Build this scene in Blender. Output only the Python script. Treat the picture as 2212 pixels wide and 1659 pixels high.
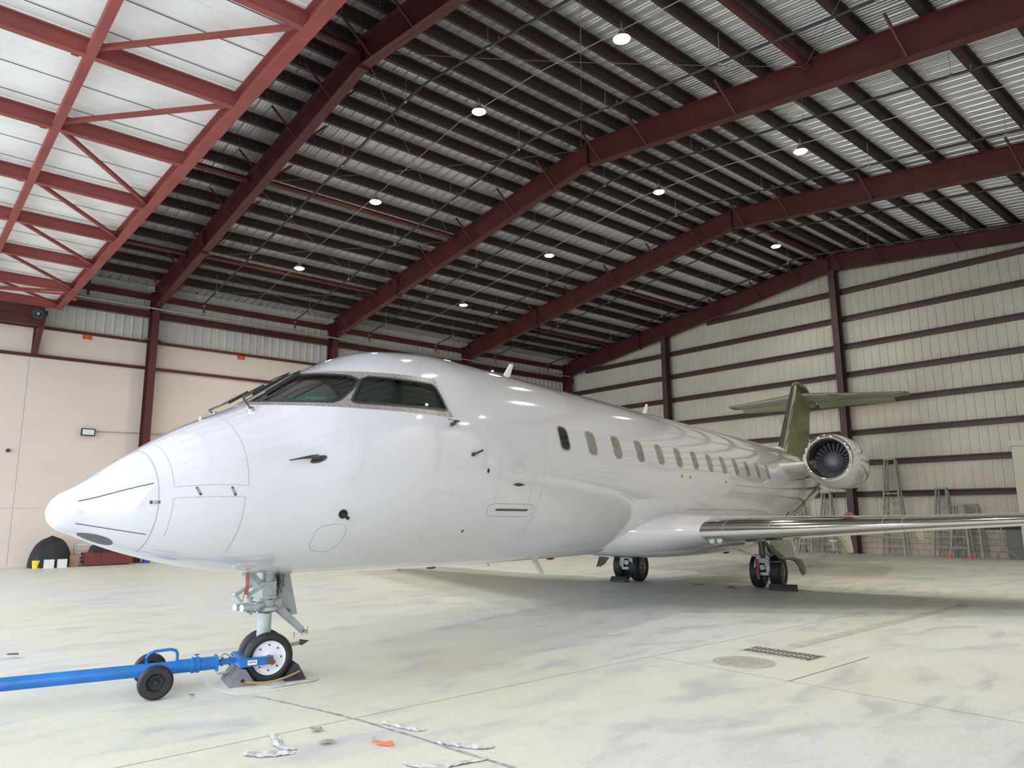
import bpy, bmesh, math, random
from math import sin, cos, pi, radians, sqrt, atan2
from mathutils import Vector, Matrix
from mathutils.geometry import delaunay_2d_cdt

for o in list(bpy.data.objects): bpy.data.objects.remove(o)
SC = bpy.context.scene
COL = SC.collection
random.seed(7)

# ---------------------------------------------------------------- camera
F_PX = 1574.24
yaw, pitch, roll = radians(49.088), radians(10.044), radians(-0.369)
cy_, sy_ = cos(yaw), sin(yaw)
fwd = Vector((-sy_, cy_, 0)); rgt = Vector((cy_, sy_, 0)); upv = Vector((0, 0, 1))
f2 = fwd*cos(pitch) + upv*sin(pitch); u2 = -fwd*sin(pitch) + upv*cos(pitch)
r3 = rgt*cos(roll) + u2*sin(roll); u3 = -rgt*sin(roll) + u2*cos(roll)
cam_d = bpy.data.cameras.new('camera'); cam = bpy.data.objects.new('camera', cam_d); COL.objects.link(cam)
cam.matrix_world = Matrix(((r3.x, u3.x, -f2.x, 0), (r3.y, u3.y, -f2.y, 0), (r3.z, u3.z, -f2.z, 1.60), (0, 0, 0, 1)))
cam_d.sensor_width = 36; cam_d.sensor_fit = 'HORIZONTAL'; cam_d.lens = 36*F_PX/2212
cam_d.clip_start = 0.05; cam_d.clip_end = 300
SC.camera = cam
SC.view_settings.view_transform = 'Standard'; SC.view_settings.look = 'None'
SC.view_settings.gamma = 1; SC.view_settings.use_curve_mapping = False
SC.view_settings.exposure = 0.0

# ---------------------------------------------------------------- daylight through the open front
W = bpy.data.worlds.new('sky'); SC.world = W; W.use_nodes = True
bg = W.node_tree.nodes['Background']
bg.inputs[0].default_value = (0.83, 0.885, 1.0, 1); bg.inputs[1].default_value = 4.6
LAMP_W = 150

# ---------------------------------------------------------------- materials
def nt(name):
    m = bpy.data.materials.new(name); m.use_nodes = True
    return m, m.node_tree, m.node_tree.nodes['Principled BSDF']
def mat(name, col, rough=.5, metal=0, var=.0, scale=3.0, bump=0, bscale=40, coat=0, emit=None, es=0, spec=None, dirt=None):
    m, t, b = nt(name)
    c = (*col, 1)
    b.inputs['Base Color'].default_value = c
    b.inputs['Roughness'].default_value = rough; b.inputs['Metallic'].default_value = metal
    if coat: b.inputs['Coat Weight'].default_value = coat; b.inputs['Coat Roughness'].default_value = .04
    if spec is not None: b.inputs['Specular IOR Level'].default_value = spec
    if emit: b.inputs['Emission Color'].default_value = (*emit, 1); b.inputs['Emission Strength'].default_value = es
    if var or bump or dirt:
        tc = t.nodes.new('ShaderNodeTexCoord')
        n = t.nodes.new('ShaderNodeTexNoise'); n.inputs['Scale'].default_value = scale; n.inputs['Detail'].default_value = 5
        t.links.new(tc.outputs['Object'], n.inputs['Vector'])
        r = t.nodes.new('ShaderNodeValToRGB')
        d = dirt if dirt else tuple(max(0, x*(1-var)) for x in col)
        l = tuple(min(1, x*(1+var*.6)) for x in col)
        r.color_ramp.elements[0].position = .3; r.color_ramp.elements[0].color = (*d, 1)
        r.color_ramp.elements[1].position = .7; r.color_ramp.elements[1].color = (*l, 1)
        t.links.new(n.outputs['Fac'], r.inputs['Fac']); t.links.new(r.outputs['Color'], b.inputs['Base Color'])
        if bump:
            n2 = t.nodes.new('ShaderNodeTexNoise'); n2.inputs['Scale'].default_value = bscale
            t.links.new(tc.outputs['Object'], n2.inputs['Vector'])
            bp = t.nodes.new('ShaderNodeBump'); bp.inputs['Strength'].default_value = bump; bp.inputs['Distance'].default_value = .02
            t.links.new(n2.outputs['Fac'], bp.inputs['Height']); t.links.new(bp.outputs['Normal'], b.inputs['Normal'])
    return m

M = {}
M['steel'] = mat('red_oxide_steel', (.088, .0165, .018), .5, 0, .25, 1.2, .05)
M['purlin'] = mat('dark_purlin_steel', (.034, .017, .019), .5, 0, .2, 1.5)
M['door_steel'] = mat('door_steel', (.27, .072, .064), .7, 0, .18, 1.0, .05, spec=.25)
M['girt'] = mat('girt_steel', (.085, .045, .045), .5, 0, .15, 1.5)
M['beige'] = mat('beige_wallboard', (.72, .62, .545), .75, 0, .05, .5)
M['cream'] = mat('cream_wallboard', (.60, .58, .49), .6, 0, .05, .5)
M['wallpanel'] = mat('end_wall_panel', (.66, .64, .545), .45, 0, .10, .6)
M['wallpanel2'] = mat('side_wall_panel', (.55, .54, .50), .45, 0, .10, .6)
M['deck'] = mat('roof_deck', (.58, .58, .585), .28, .70, .10, .6)
M['doorskin'] = mat('door_sheet', (.80, .80, .80), .4, .0, .10, 1.2)
M['white'] = mat('gloss_white_paint', (.635, .64, .685), .06, 0, coat=1.0, spec=.7)
M['whiteflat'] = mat('white_plastic', (.75, .75, .75), .4)
M['line'] = mat('seam_grey', (.34, .35, .37), .6)
M['frame'] = mat('bare_window_frame', (.34, .31, .295), .45, .25, .12, 6)
M['seal'] = mat('black_seal', (.03, .03, .028), .5)
M['rivet'] = mat('rivet_dark', (.12, .11, .10), .4, .5)
M['crack'] = mat('crack_filler', (.46, .46, .46), .8, 0, .3, 16, dirt=(.13, .13, .15))
M['chrome'] = mat('polished_leading_edge', (.86, .85, .86), .09, 1)
M['wingmetal'] = mat('wing_skin', (.56, .56, .50), .3, .55, .08, 2)
M['green'] = mat('green_primer', (.215, .22, .075), .35, 0, .25, 1.1, dirt=(.15, .175, .075))
M['green2'] = mat('green_grey_primer', (.33, .36, .24), .4, 0, .15, 1.0)
M['darkmetal'] = mat('dark_metal', (.09, .085, .075), .4, .6)
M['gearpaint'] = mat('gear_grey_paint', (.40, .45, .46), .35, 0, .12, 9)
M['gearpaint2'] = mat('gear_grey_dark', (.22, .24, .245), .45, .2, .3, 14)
M['steelbright'] = mat('bright_steel', (.62, .62, .62), .22, 1)
M['tyre'] = mat('tyre_rubber', (.014, .014, .016), .55, 0, .3, 8, .1, 60)
M['rim'] = mat('rim_white', (.74, .74, .78), .35)
M['rimgrey'] = mat('rim_grey', (.42, .41, .37), .4, .3)
M['blue'] = mat('blue_towbar_paint', (.012, .155, .47), .35, 0, .18, 5, .04)
M['rust'] = mat('rusty_pin', (.16, .07, .045), .7, .2, .3, 20)
M['rubber'] = mat('chock_rubber', (.035, .036, .04), .6, 0, .25, 12)
M['rubber2'] = mat('grey_chock_rubber', (.20, .19, .21), .7, 0, .25, 12)
M['rope'] = mat('yellow_rope', (.42, .27, .09), .8, 0, .2, 30)
M['redflag'] = mat('faded_red_ribbon', (.52, .16, .16), .8, 0, .25, 12)
M['redstrap'] = mat('red_strap', (.32, .04, .05), .7)
M['alu'] = mat('aluminium_ladder', (.34, .35, .34), .5, .2, .15, 4)
M['orange'] = mat('orange_plastic', (.85, .12, .03), .5)
M['paper'] = mat('crumpled_tape', (.56, .555, .54), .5, 0, .3, 30)
M['film'] = mat('masking_film', (.66, .68, .60), .7, 0, .12, 12)
M['dark'] = mat('dark_pipe', (.03, .033, .037), .55, .1)
M['conduit'] = mat('galvanised_rod', (.42, .40, .38), .4, .5)
M['rodsteel'] = mat('dull_rod', (.20, .18, .17), .5, .3)
M['pink'] = mat('sprinkler_head', (.45, .14, .12), .5)
M['bolt'] = mat('zinc_bolt', (.55, .52, .48), .35, .5)
M['blackcloth'] = mat('black_tarp', (.012, .014, .016), .6, 0, .4, 4)
M['card'] = mat('cardboard', (.36, .20, .14), .8)
M['redbox'] = mat('dark_red_cabinet', (.16, .035, .03), .5)
M['greybox'] = mat('grey_cabinet', (.16, .18, .18), .5)
M['bluecan'] = mat('blue_can', (.01, .09, .5), .4)
M['yellow'] = mat('yellow_bucket', (.75, .62, .02), .5)
M['signorange'] = mat('sign_orange', (.85, .16, .06), .6)
M['signdark'] = mat('sign_dark', (.16, .03, .02), .7)
M['placard'] = mat('green_placard', (.01, .30, .20), .5)
M['placardtext'] = mat('placard_letters', (.55, .85, .72), .5)
M['liner'] = mat('cockpit_liner', (.13, .14, .135), .8)
M['seat'] = mat('cockpit_seat', (.20, .25, .235), .7)
M['panelgrey'] = mat('circuit_panel', (.10, .135, .135), .6)
M['interiorblack'] = mat('black_interior', (.012, .013, .014), .6)
M['ductgrey'] = mat('inlet_duct_grey', (.06, .06, .06), .35, .3)
M['caps'] = mat('pale_grey_cap', (.52, .57, .60), .45)
M['blade'] = mat('fan_blade', (.30, .30, .32), .5, .2)
M['spinner'] = mat('spinner_grey', (.27, .27, .28), .45)
M['redlens'] = mat('red_lens', (.25, .01, .01), .25)
M['radomelens'] = mat('dark_lens', (.10, .11, .13), .12)
M['cabinpane'] = mat('cabin_pane', (.25, .24, .215), .08, 0, .25, 5)
M['cabindark'] = mat('cabin_pane_dark', (.025, .03, .032), .06)
M['concrete2'] = mat('patched_concrete', (.46, .46, .40), .8, 0, .2, 6)
M['lamp'] = mat('lamp_lens', (1, .95, .85), .4, emit=(1, .9, .72), es=120)
M['lightglass'] = mat('landing_light_glass', (.55, .60, .58), .15, .3)

def glass_mat():
    m = bpy.data.materials.new('cockpit_glass'); m.use_nodes = True; t = m.node_tree
    t.nodes.clear()
    o = t.nodes.new('ShaderNodeOutputMaterial'); mx = t.nodes.new('ShaderNodeMixShader')
    tr = t.nodes.new('ShaderNodeBsdfTransparent'); tr.inputs[0].default_value = (.70, .80, .76, 1)
    gl = t.nodes.new('ShaderNodeBsdfGlossy'); gl.inputs['Roughness'].default_value = .02
    fr = t.nodes.new('ShaderNodeFresnel'); fr.inputs['IOR'].default_value = 1.75
    t.links.new(fr.outputs[0], mx.inputs[0]); t.links.new(tr.outputs[0], mx.inputs[1]); t.links.new(gl.outputs[0], mx.inputs[2])
    t.links.new(mx.outputs[0], o.inputs[0]); return m
M['glass'] = glass_mat()

def floor_mat():
    m, t, b = nt('oversprayed_concrete'); N = t.nodes; L = t.links
    tc = N.new('ShaderNodeTexCoord'); sep = N.new('ShaderNodeSeparateXYZ'); L.new(tc.outputs['Object'], sep.inputs[0])
    def noise(sc, det=6, rough=.55, dist=0, vec=None):
        n = N.new('ShaderNodeTexNoise'); n.inputs['Scale'].default_value = sc; n.inputs['Detail'].default_value = det
        n.inputs['Roughness'].default_value = rough; n.inputs['Distortion'].default_value = dist
        L.new(vec or tc.outputs['Object'], n.inputs['Vector']); return n
    def ramp(src, p0, c0, p1, c1):
        r = N.new('ShaderNodeValToRGB'); r.color_ramp.elements[0].position = p0; r.color_ramp.elements[0].color = (*c0, 1)
        r.color_ramp.elements[1].position = p1; r.color_ramp.elements[1].color = (*c1, 1); L.new(src, r.inputs[0]); return r
    def mixc(fac, a, bcol, mode='MIX'):
        x = N.new('ShaderNodeMix'); x.data_type = 'RGBA'; x.blend_type = mode
        if hasattr(fac, 'links') or not isinstance(fac, float): L.new(fac, x.inputs[0])
        else: x.inputs[0].default_value = fac
        for s, i in ((a, 6), (bcol, 7)):
            if isinstance(s, tuple): x.inputs[i].default_value = (*s, 1)
            else: L.new(s, x.inputs[i])
        return x.outputs[2]
    base = ramp(noise(.16, 5).outputs['Fac'], .38, (.63, .665, .66), .60, (.665, .67, .54)).outputs[0]
    # bluish grey worn scuffs, stretched along one direction
    mp = N.new('ShaderNodeMapping'); mp.inputs['Rotation'].default_value = (0, 0, .75); mp.inputs['Scale'].default_value = (2.2, .9, 1)
    L.new(tc.outputs['Object'], mp.inputs[0])
    sc = noise(1.1, 12, .68, .6, mp.outputs[0])
    sf = ramp(sc.outputs['Fac'], .50, (0, 0, 0), .66, (.9, .9, .9)).outputs[0]
    c = mixc(sf, base, (.49, .50, .53))
    fine = noise(14, 10, .75, 2.0, mp.outputs[0]); ff = ramp(fine.outputs['Fac'], .52, (0, 0, 0), .70, (.75, .75, .75)).outputs[0]
    c = mixc(ff, c, (.44, .45, .47))
    sc2 = noise(9, 8, .7, 1.5)
    sf2 = ramp(sc2.outputs['Fac'], .60, (0, 0, 0), .74, (.55, .55, .55)).outputs[0]
    c = mixc(sf2, c, (.47, .46, .40))
    mp2 = N.new('ShaderNodeMapping'); mp2.inputs['Rotation'].default_value = (0, 0, -.35); mp2.inputs['Scale'].default_value = (1.2, 7, 1)
    L.new(tc.outputs['Object'], mp2.inputs[0])
    for mm_, col_ in ((mp2, (.40, .40, .40)), (mp, (.42, .41, .38))):
        sx_ = noise(4.5, 9, .72, 3.0, mm_.outputs[0]); fx_ = ramp(sx_.outputs['Fac'], .60, (0, 0, 0), .68, (.55, .55, .55)).outputs[0]
        c = mixc(fx_, c, col_)
    sc3 = noise(.35, 4, .5, .4)
    sf3 = ramp(sc3.outputs['Fac'], .55, (0, 0, 0), .75, (.5, .5, .5)).outputs[0]
    c = mixc(sf3, c, (.57, .54, .42))
    # joints
    def line(comp, val, w, lo=None, hi=None):
        s = N.new('ShaderNodeMath'); s.operation = 'SUBTRACT'; L.new(sep.outputs[comp], s.inputs[0]); s.inputs[1].default_value = val
        a = N.new('ShaderNodeMath'); a.operation = 'ABSOLUTE'; L.new(s.outputs[0], a.inputs[0])
        q = N.new('ShaderNodeMath'); q.operation = 'LESS_THAN'; L.new(a.outputs[0], q.inputs[0]); q.inputs[1].default_value = w
        out = q.outputs[0]
        if lo is not None:
            oc = 1-comp
            for op, v in (('GREATER_THAN', lo), ('LESS_THAN', hi)):
                g = N.new('ShaderNodeMath'); g.operation = op; L.new(sep.outputs[oc], g.inputs[0]); g.inputs[1].default_value = v
                mm = N.new('ShaderNodeMath'); mm.operation = 'MULTIPLY'; L.new(out, mm.inputs[0]); L.new(g.outputs[0], mm.inputs[1]); out = mm.outputs[0]
        return out
    lines = [line(0, -5.5, .006), line(0, -13.1, .006), line(0, -20.8, .006), line(0, 2.1, .006), line(1, 6.81, .006, -5.5, 6), line(1, 14.45, .012, -30, 6),
             line(0, -3.84, .010, 6.8, 8.54), line(1, 22, .006), line(1, -.9, .006)]
    acc = lines[0]
    for l in lines[1:]:
        x = N.new('ShaderNodeMath'); x.operation = 'MAXIMUM'; L.new(acc, x.inputs[0]); L.new(l, x.inputs[1]); acc = x.outputs[0]
    c = mixc(acc, c, (.16, .15, .13))
    L.new(c, b.inputs['Base Color'])
    rr = ramp(sc.outputs['Fac'], .4, (.50, .50, .50), .7, (.34, .34, .34)).outputs[0]
    L.new(rr, b.inputs['Roughness'])
    bp = N.new('ShaderNodeBump'); bp.inputs['Strength'].default_value = .12; bp.inputs['Distance'].default_value = .02
    L.new(sc2.outputs['Fac'], bp.inputs['Height']); L.new(bp.outputs[0], b.inputs['Normal'])
    return m
M['floor'] = floor_mat()
def brick_mat():
    m, t, b = nt('painted_block_wall'); N = t.nodes; L = t.links
    tc = N.new('ShaderNodeTexCoord'); sp = N.new('ShaderNodeSeparateXYZ'); cb = N.new('ShaderNodeCombineXYZ')
    L.new(tc.outputs['Object'], sp.inputs[0]); L.new(sp.outputs[0], cb.inputs[0]); L.new(sp.outputs[2], cb.inputs[1])
    k = N.new('ShaderNodeTexBrick'); L.new(cb.outputs[0], k.inputs['Vector'])
    k.inputs['Scale'].default_value = 1; k.inputs['Brick Width'].default_value = .41; k.inputs['Row Height'].default_value = .205
    k.inputs['Mortar Size'].default_value = .010
    k.inputs['Color1'].default_value = (.52, .46, .38, 1); k.inputs['Color2'].default_value = (.47, .41, .34, 1); k.inputs['Mortar'].default_value = (.25, .22, .18, 1)
    L.new(k.outputs['Color'], b.inputs['Base Color']); b.inputs['Roughness'].default_value = .8
    return m
M['brick'] = brick_mat()

# ---------------------------------------------------------------- mesh building
class MB:
    def __init__(s): s.v = []; s.f = []; s.sm = []; s.mi = []; s.cur = 0; s.mats = []
    def add(s, vs, fs, smooth=False):
        n = len(s.v); s.v += [tuple(v) for v in vs]; s.f += [tuple(i+n for i in f) for f in fs]; s.sm += [smooth]*len(fs); s.mi += [s.cur]*len(fs); return s
    def box(s, c, d, m=None):
        x, y, z = d[0]/2, d[1]/2, d[2]/2
        vs = [Vector((sx*x, sy*y, sz*z)) for sx in (-1, 1) for sy in (-1, 1) for sz in (-1, 1)]
        if m is not None: vs = [m @ v for v in vs]
        vs = [v+Vector(c) for v in vs]
        return s.add(vs, [(0, 1, 3, 2), (4, 6, 7, 5), (0, 4, 5, 1), (2, 3, 7, 6), (0, 2, 6, 4), (1, 5, 7, 3)])
    def bar(s, p0, p1, w, h, up=Vector((0, 0, 1))):
        p0, p1 = Vector(p0), Vector(p1); d = (p1-p0); L_ = d.length; d.normalize()
        sd = d.cross(Vector(up)); 
        if sd.length < 1e-4: sd = d.cross(Vector((1, 0, 0)))
        sd.normalize(); u = sd.cross(d).normalized()
        m = Matrix((sd, d, u)).transposed()
        return s.box((p0+p1)/2, (w, L_, h), m)
    def frame(s, d):
        d = Vector(d).normalized(); a = Vector((0, 0, 1)) if abs(d.z) < .9 else Vector((1, 0, 0))
        x = d.cross(a).normalized(); return x, x.cross(d).normalized()
    def cyl(s, p0, p1, r0, r1=None, n=16, caps=True, smooth=True):
        if r1 is None: r1 = r0
        p0, p1 = Vector(p0), Vector(p1); x, y = s.frame(p1-p0); vs = []
        for p, r in ((p0, r0), (p1, r1)):
            for i in range(n):
                a = 2*pi*i/n; vs.append(p+(x*cos(a)+y*sin(a))*r)
        s.add(vs, [(i, (i+1) % n, n+(i+1) % n, n+i) for i in range(n)], smooth)
        if caps:
            s.add(vs[:n][::-1], [tuple(range(n))]); s.add(vs[n:], [tuple(range(n))])
        return s
    def tube(s, pts, r, n=10, closed=False):
        pts = [Vector(p) for p in pts]; k = len(pts); vs = []
        px = None
        for i, p in enumerate(pts):
            if closed: d = pts[(i+1) % k]-pts[i-1]
            else: d = pts[min(i+1, k-1)]-pts[max(i-1, 0)]
            d.normalize()
            if px is None: px, py = s.frame(d)
            else:
                px = (px-d*px.dot(d)).normalized(); py = d.cross(px)
            rr = r[i] if isinstance(r, (list, tuple)) else r
            for j in range(n):
                a = 2*pi*j/n; vs.append(p+(px*cos(a)+py*sin(a))*rr)
        fs = []
        for i in range(k if closed else k-1):
            for j in range(n):
                a, b = i*n+j, i*n+(j+1) % n; c = ((i+1) % k)*n
                fs.append((a, b, c+(j+1) % n, c+j))
        s.add(vs, fs, True)
        if not closed:
            s.add(vs[:n][::-1], [tuple(range(n))]); s.add(vs[-n:], [tuple(range(n))])
        return s
    def lathe(s, prof, o, ax, n=32, smooth=True, arc=2*pi):
        """prof: list of (radius, distance along axis)"""
        o = Vector(o); ax = Vector(ax).normalized(); x, y = s.frame(ax); vs = []
        for r, h in prof:
            for i in range(n):
                a = 2*pi*i/n; vs.append(o+ax*h+(x*cos(a)+y*sin(a))*r)
        fs = []
        for k in range(len(prof)-1):
            for i in range(n):
                fs.append((k*n+i, k*n+(i+1) % n, (k+1)*n+(i+1) % n, (k+1)*n+i))
        return s.add(vs, fs, smooth)
    def disc(s, c, ax, r, n=16, dent=0):
        x, y = s.frame(ax); c = Vector(c)
        return s.add([c+(x*cos(2*pi*i/n)+y*sin(2*pi*i/n))*r for i in range(n)], [tuple(range(n))])
    def loft(s, rings, smooth=True, cap=True, closed=True):
        n = len(rings[0]); vs = [p for r in rings for p in r]; fs = []
        for k in range(len(rings)-1):
            for i in range(n if closed else n-1):
                fs.append((k*n+i, k*n+(i+1) % n, (k+1)*n+(i+1) % n, (k+1)*n+i))
        s.add(vs, fs, smooth)
        if cap: s.add(rings[0][::-1], [tuple(range(n))]); s.add(rings[-1], [tuple(range(n))])
        return s
    def prism(s, poly, off):
        n = len(poly); off = Vector(off); a = [Vector(p) for p in poly]; b = [p+off for p in a]
        return s.add(a+b, [tuple(range(n))[::-1], tuple(range(n, 2*n))]+[(i, (i+1) % n, n+(i+1) % n, n+i) for i in range(n)])
    def build(s, name, m, parent=None, loc=None):
        me = bpy.data.meshes.new(name); me.from_pydata(s.v, [], s.f)
        me.polygons.foreach_set('use_smooth', s.sm); me.materials.append(m if not isinstance(m, str) else M[m])
        for q in s.mats: me.materials.append(M[q])
        me.polygons.foreach_set('material_index', s.mi)
        bm = bmesh.new(); bm.from_mesh(me); bmesh.ops.remove_doubles(bm, verts=bm.verts, dist=1e-5)
        bmesh.ops.delete(bm, geom=[v for v in bm.verts if not v.link_faces], context='VERTS'); bmesh.ops.recalc_face_normals(bm, faces=bm.faces); bm.to_mesh(me); bm.free()
        if any(s.sm):
            try: me.set_sharp_from_angle(angle=radians(40))
            except Exception: pass
        o = bpy.data.objects.new(name, me); COL.objects.link(o)
        if parent: o.parent = parent
        if loc: o.location = loc
        return o
def tag(o, label, cat, group=None, kind=None):
    if label: o['label'] = label
    if cat: o['category'] = cat
    if group: o['group'] = group
    if kind: o['kind'] = kind
    return o
def thing(name, label, cat, loc=(0, 0, 0), rz=0, group=None):
    o = bpy.data.objects.new(name, None); o.empty_display_size = .1; COL.objects.link(o)
    o.location = loc; o.rotation_euler = (0, 0, rz); return tag(o, label, cat, group)
def struct(mb, name, m, parent=None):
    o = mb.build(name, m, parent)
    if not parent: o['kind'] = 'structure'
    return o
ORD = ['first', 'second', 'third', 'fourth', 'fifth', 'sixth', 'seventh', 'eighth', 'ninth', 'tenth', 'eleventh', 'twelfth', 'thirteenth', 'fourteenth', 'fifteenth', 'sixteenth', 'seventeenth']

# ================================================================ BUILDING
XL, XR = -28.45, 2.5          # side wall planes
XR0 = -13.0                   # ridge
YF, YE = -.35, 29.0           # front line, end wall
FY = [-.2, 7.05, 14.2, 21.4, 28.45]
ZT = 11.87                    # top of rafters at the ridge
def ztop(x): return ZT-.138*(XR0-x) if x < XR0 else ZT-.118*(x-XR0)
PH = .24
def zdeck(x): return ztop(x)+PH+.01

b = MB(); b.add([(-60, -55, 0), (45, -55, 0), (45, 45, 0), (-60, 45, 0)], [(0, 1, 2, 3)]); struct(b, 'floor', 'floor')

def corrugated(prof_axis_from, to, period, feats, fn):
    """strip sheet: fn(u, depth) -> list of points across; feats: (offset, depth) within a period"""
    us = []
    u = prof_axis_from
    while u < to:
        for o, d in feats:
            if u+o <= to: us.append((u+o, d))
        u += period
    return us
RIB = [(0, 0), (.022, .048), (.062, .048), (.084, 0), (.14, 0), (.150, .012), (.17, .012), (.18, 0), (.225, 0), (.235, .012), (.255, .012), (.265, 0)]
b = MB()
us = corrugated(YF, YE+.1, .305, RIB, None)
for xa, xb in ((XL-.1, XR0), (XR0, XR+.1)):
    vs = []; fs = []
    for u, d in us:
        vs += [(xa, u, zdeck(xa)+d), (xb, u, zdeck(xb)+d)]
    for i in range(len(us)-1): fs.append((2*i, 2*i+1, 2*i+3, 2*i+2))
    b.add(vs, fs)
struct(b, 'ceiling', 'deck')

# end wall: block plinth + ribbed sheet
RIBW = [(0, 0), (.03, -.035), (.075, -.035), (.105, 0), (.15, 0), (.155, -.006), (.165, -.006), (.17, 0), (.20, 0), (.205, -.006), (.215, -.006), (.22, 0), (.25, 0), (.255, -.006), (.265, -.006), (.27, 0)]
b = MB(); us = corrugated(XL, XR, .305, RIBW, None); vs = []; fs = []
for u, d in us: vs += [(u, YE+d, .98), (u, YE+d, zdeck(u))]
for i in range(len(us)-1): fs.append((2*i, 2*i+1, 2*i+3, 2*i+2))
b.add(vs, fs)
wb = struct(b, 'wall_back', 'wallpanel')
b = MB(); b.prism([(XL-.3, YE+.06, 0), (XR+.3, YE+.06, 0), (XR+.3, YE+.06, zdeck(XR)+.3), (XR0, YE+.06, zdeck(XR0)+.3), (XL-.3, YE+.06, zdeck(XL)+.3)], (0, .1, 0)); struct(b, 'back_light_block', 'wallpanel', wb)  # unseen backing added behind the ribbed sheet to stop daylight leaking in
b = MB(); b.box(((XL+XR)/2, YE, .49), (XR-XL, .16, .98)); struct(b, 'block_plinth', 'brick', wb)

# left wall: smooth board below, ribbed sheet above
b = MB(); us = corrugated(YF, YE, .305, RIBW, None); vs = []; fs = []
for u, d in us: vs += [(XL-d, u, 7.88), (XL-d, u, zdeck(XL))]
for i in range(len(us)-1): fs.append((2*i, 2*i+1, 2*i+3, 2*i+2))
b.add(vs, fs); wl = struct(b, 'wall_left', 'wallpanel2')
b = MB(); b.box((XL-.12, (YF+YE)/2, 9.75), (.10, YE-YF+.3, 1.3)); b.box((XL-.12, (YF+YE)/2, 10.36), (.4, YE-YF+.3, .06)); struct(b, 'eave_light_block', 'wallpanel2', wl)  # unseen closure boxes added outside the eave to block daylight gaps
b = MB(); b.box((XL-.05, (YF-8+YE)/2, 3.94), (.12, YE-YF+8, 7.88)); struct(b, 'wallboard', 'beige', wl)
b = MB(); b.box((XL+.012, 3.40, 3.5), (.004, .012, 6.9)); b.box((XL+.012, 15.9, 3.5), (.004, .012, 6.9)); b.box((XL+.012, 1.3, 1.85), (.004, 5.6, .01)); struct(b, 'board_joint', 'line', wl)
# right wall, out of the picture
b = MB(); us = corrugated(YF, YE, .305, RIBW, None); vs = []; fs = []
for u, d in us: vs += [(XR+d, u, 0), (XR+d, u, zdeck(XR))]
for i in range(len(us)-1): fs.append((2*i, 2*i+1, 2*i+3, 2*i+2))
b.add(vs, fs); struct(b, 'wall_right', 'wallpanel')
# header wall above the open front
b = MB(); b.add([(XL, YF, 9.0), (XR, YF, 9.0), (XR, YF, zdeck(XR)), (XR0, YF, zdeck(XR0)), (XL, YF, zdeck(XL))], [(0, 1, 2, 3, 4)]); struct(b, 'wall_front', 'wallpanel2')
# trims on the left wall
for i, (z, w) in enumerate(((6.88, .10), (7.86, .09))):
    b = MB(); b.box((XL+.06, (YF-8+YE)/2, z), (.12, YE-YF+8, w)); struct(b, 'trim_%d' % (i+1), 'steel')

# girts -----------------------------------------------------------
def zed(b, p0, p1, h, fl, up=Vector((0, 0, 1)), side=None, t=.006):
    p0, p1 = Vector(p0), Vector(p1); d = (p1-p0).normalized(); u = Vector(up); sd = d.cross(u).normalized()
    b.bar(p0, p1, t, h, u)
    b.bar(p0+u*h/2+sd*fl/2, p1+u*h/2+sd*fl/2, fl, t, u)
    b.bar(p0-u*h/2-sd*fl/2, p1-u*h/2-sd*fl/2, fl, t, u)
names = ['lowest', 'second lowest', 'third lowest', 'fourth lowest', 'fifth lowest', 'fifth from the top', 'third from the top', 'second from the top', 'topmost']
for i, z in enumerate((1.05, 2.23, 3.43, 4.62, 5.79, 6.95, 8.10, 9.24, 10.38)):
    xa = XL+.1; xb = XR-.1
    # stops below the rafter
    xa = max(xa, XR0-(11.2-z)/.1443-.6); xb = min(xb, XR0+(11.2-z)/.095+.6)
    xb = min(xb, XR-.1); xa = max(xa, XL+.1)
    b = MB(); b.box(((xa+xb)/2, YE-.085, z), (xb-xa, .01, .2)); b.box(((xa+xb)/2, YE-.13, z+.1), (xb-xa, .09, .012)); b.box(((xa+xb)/2, YE-.17, z+.085), (xb-xa, .01, .04)); b.box(((xa+xb)/2, YE-.05, z-.1), (xb-xa, .09, .012))
    tag(b.build('wall_girt', 'girt'), 'horizontal brown steel girt on the ribbed end wall, %s of nine' % names[i], 'wall girt', 'girts on the end wall')
b = MB(); b.box((XL+.2, (YF+YE)/2, 8.84), (.10, YE-YF, .22)); b.box((XL+.24, (YF+YE)/2, 8.95), (.2, YE-YF, .012)); b.box((XL+.24, (YF+YE)/2, 8.73), (.2, YE-YF, .012))
tag(b.build('wall_girt', 'steel'), 'deep dark red girt carrying the pipe along the left wall under the eave', 'wall girt')
b = MB(); b.box((XL+.2, (YF+YE)/2, 9.50), (.08, YE-YF, .20)); b.box((XL+.22, (YF+YE)/2, 9.6), (.2, YE-YF, .012))
tag(b.build('eave_strut', 'steel'), 'dark red eave strut where the left wall meets the roof', 'beam')

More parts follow.
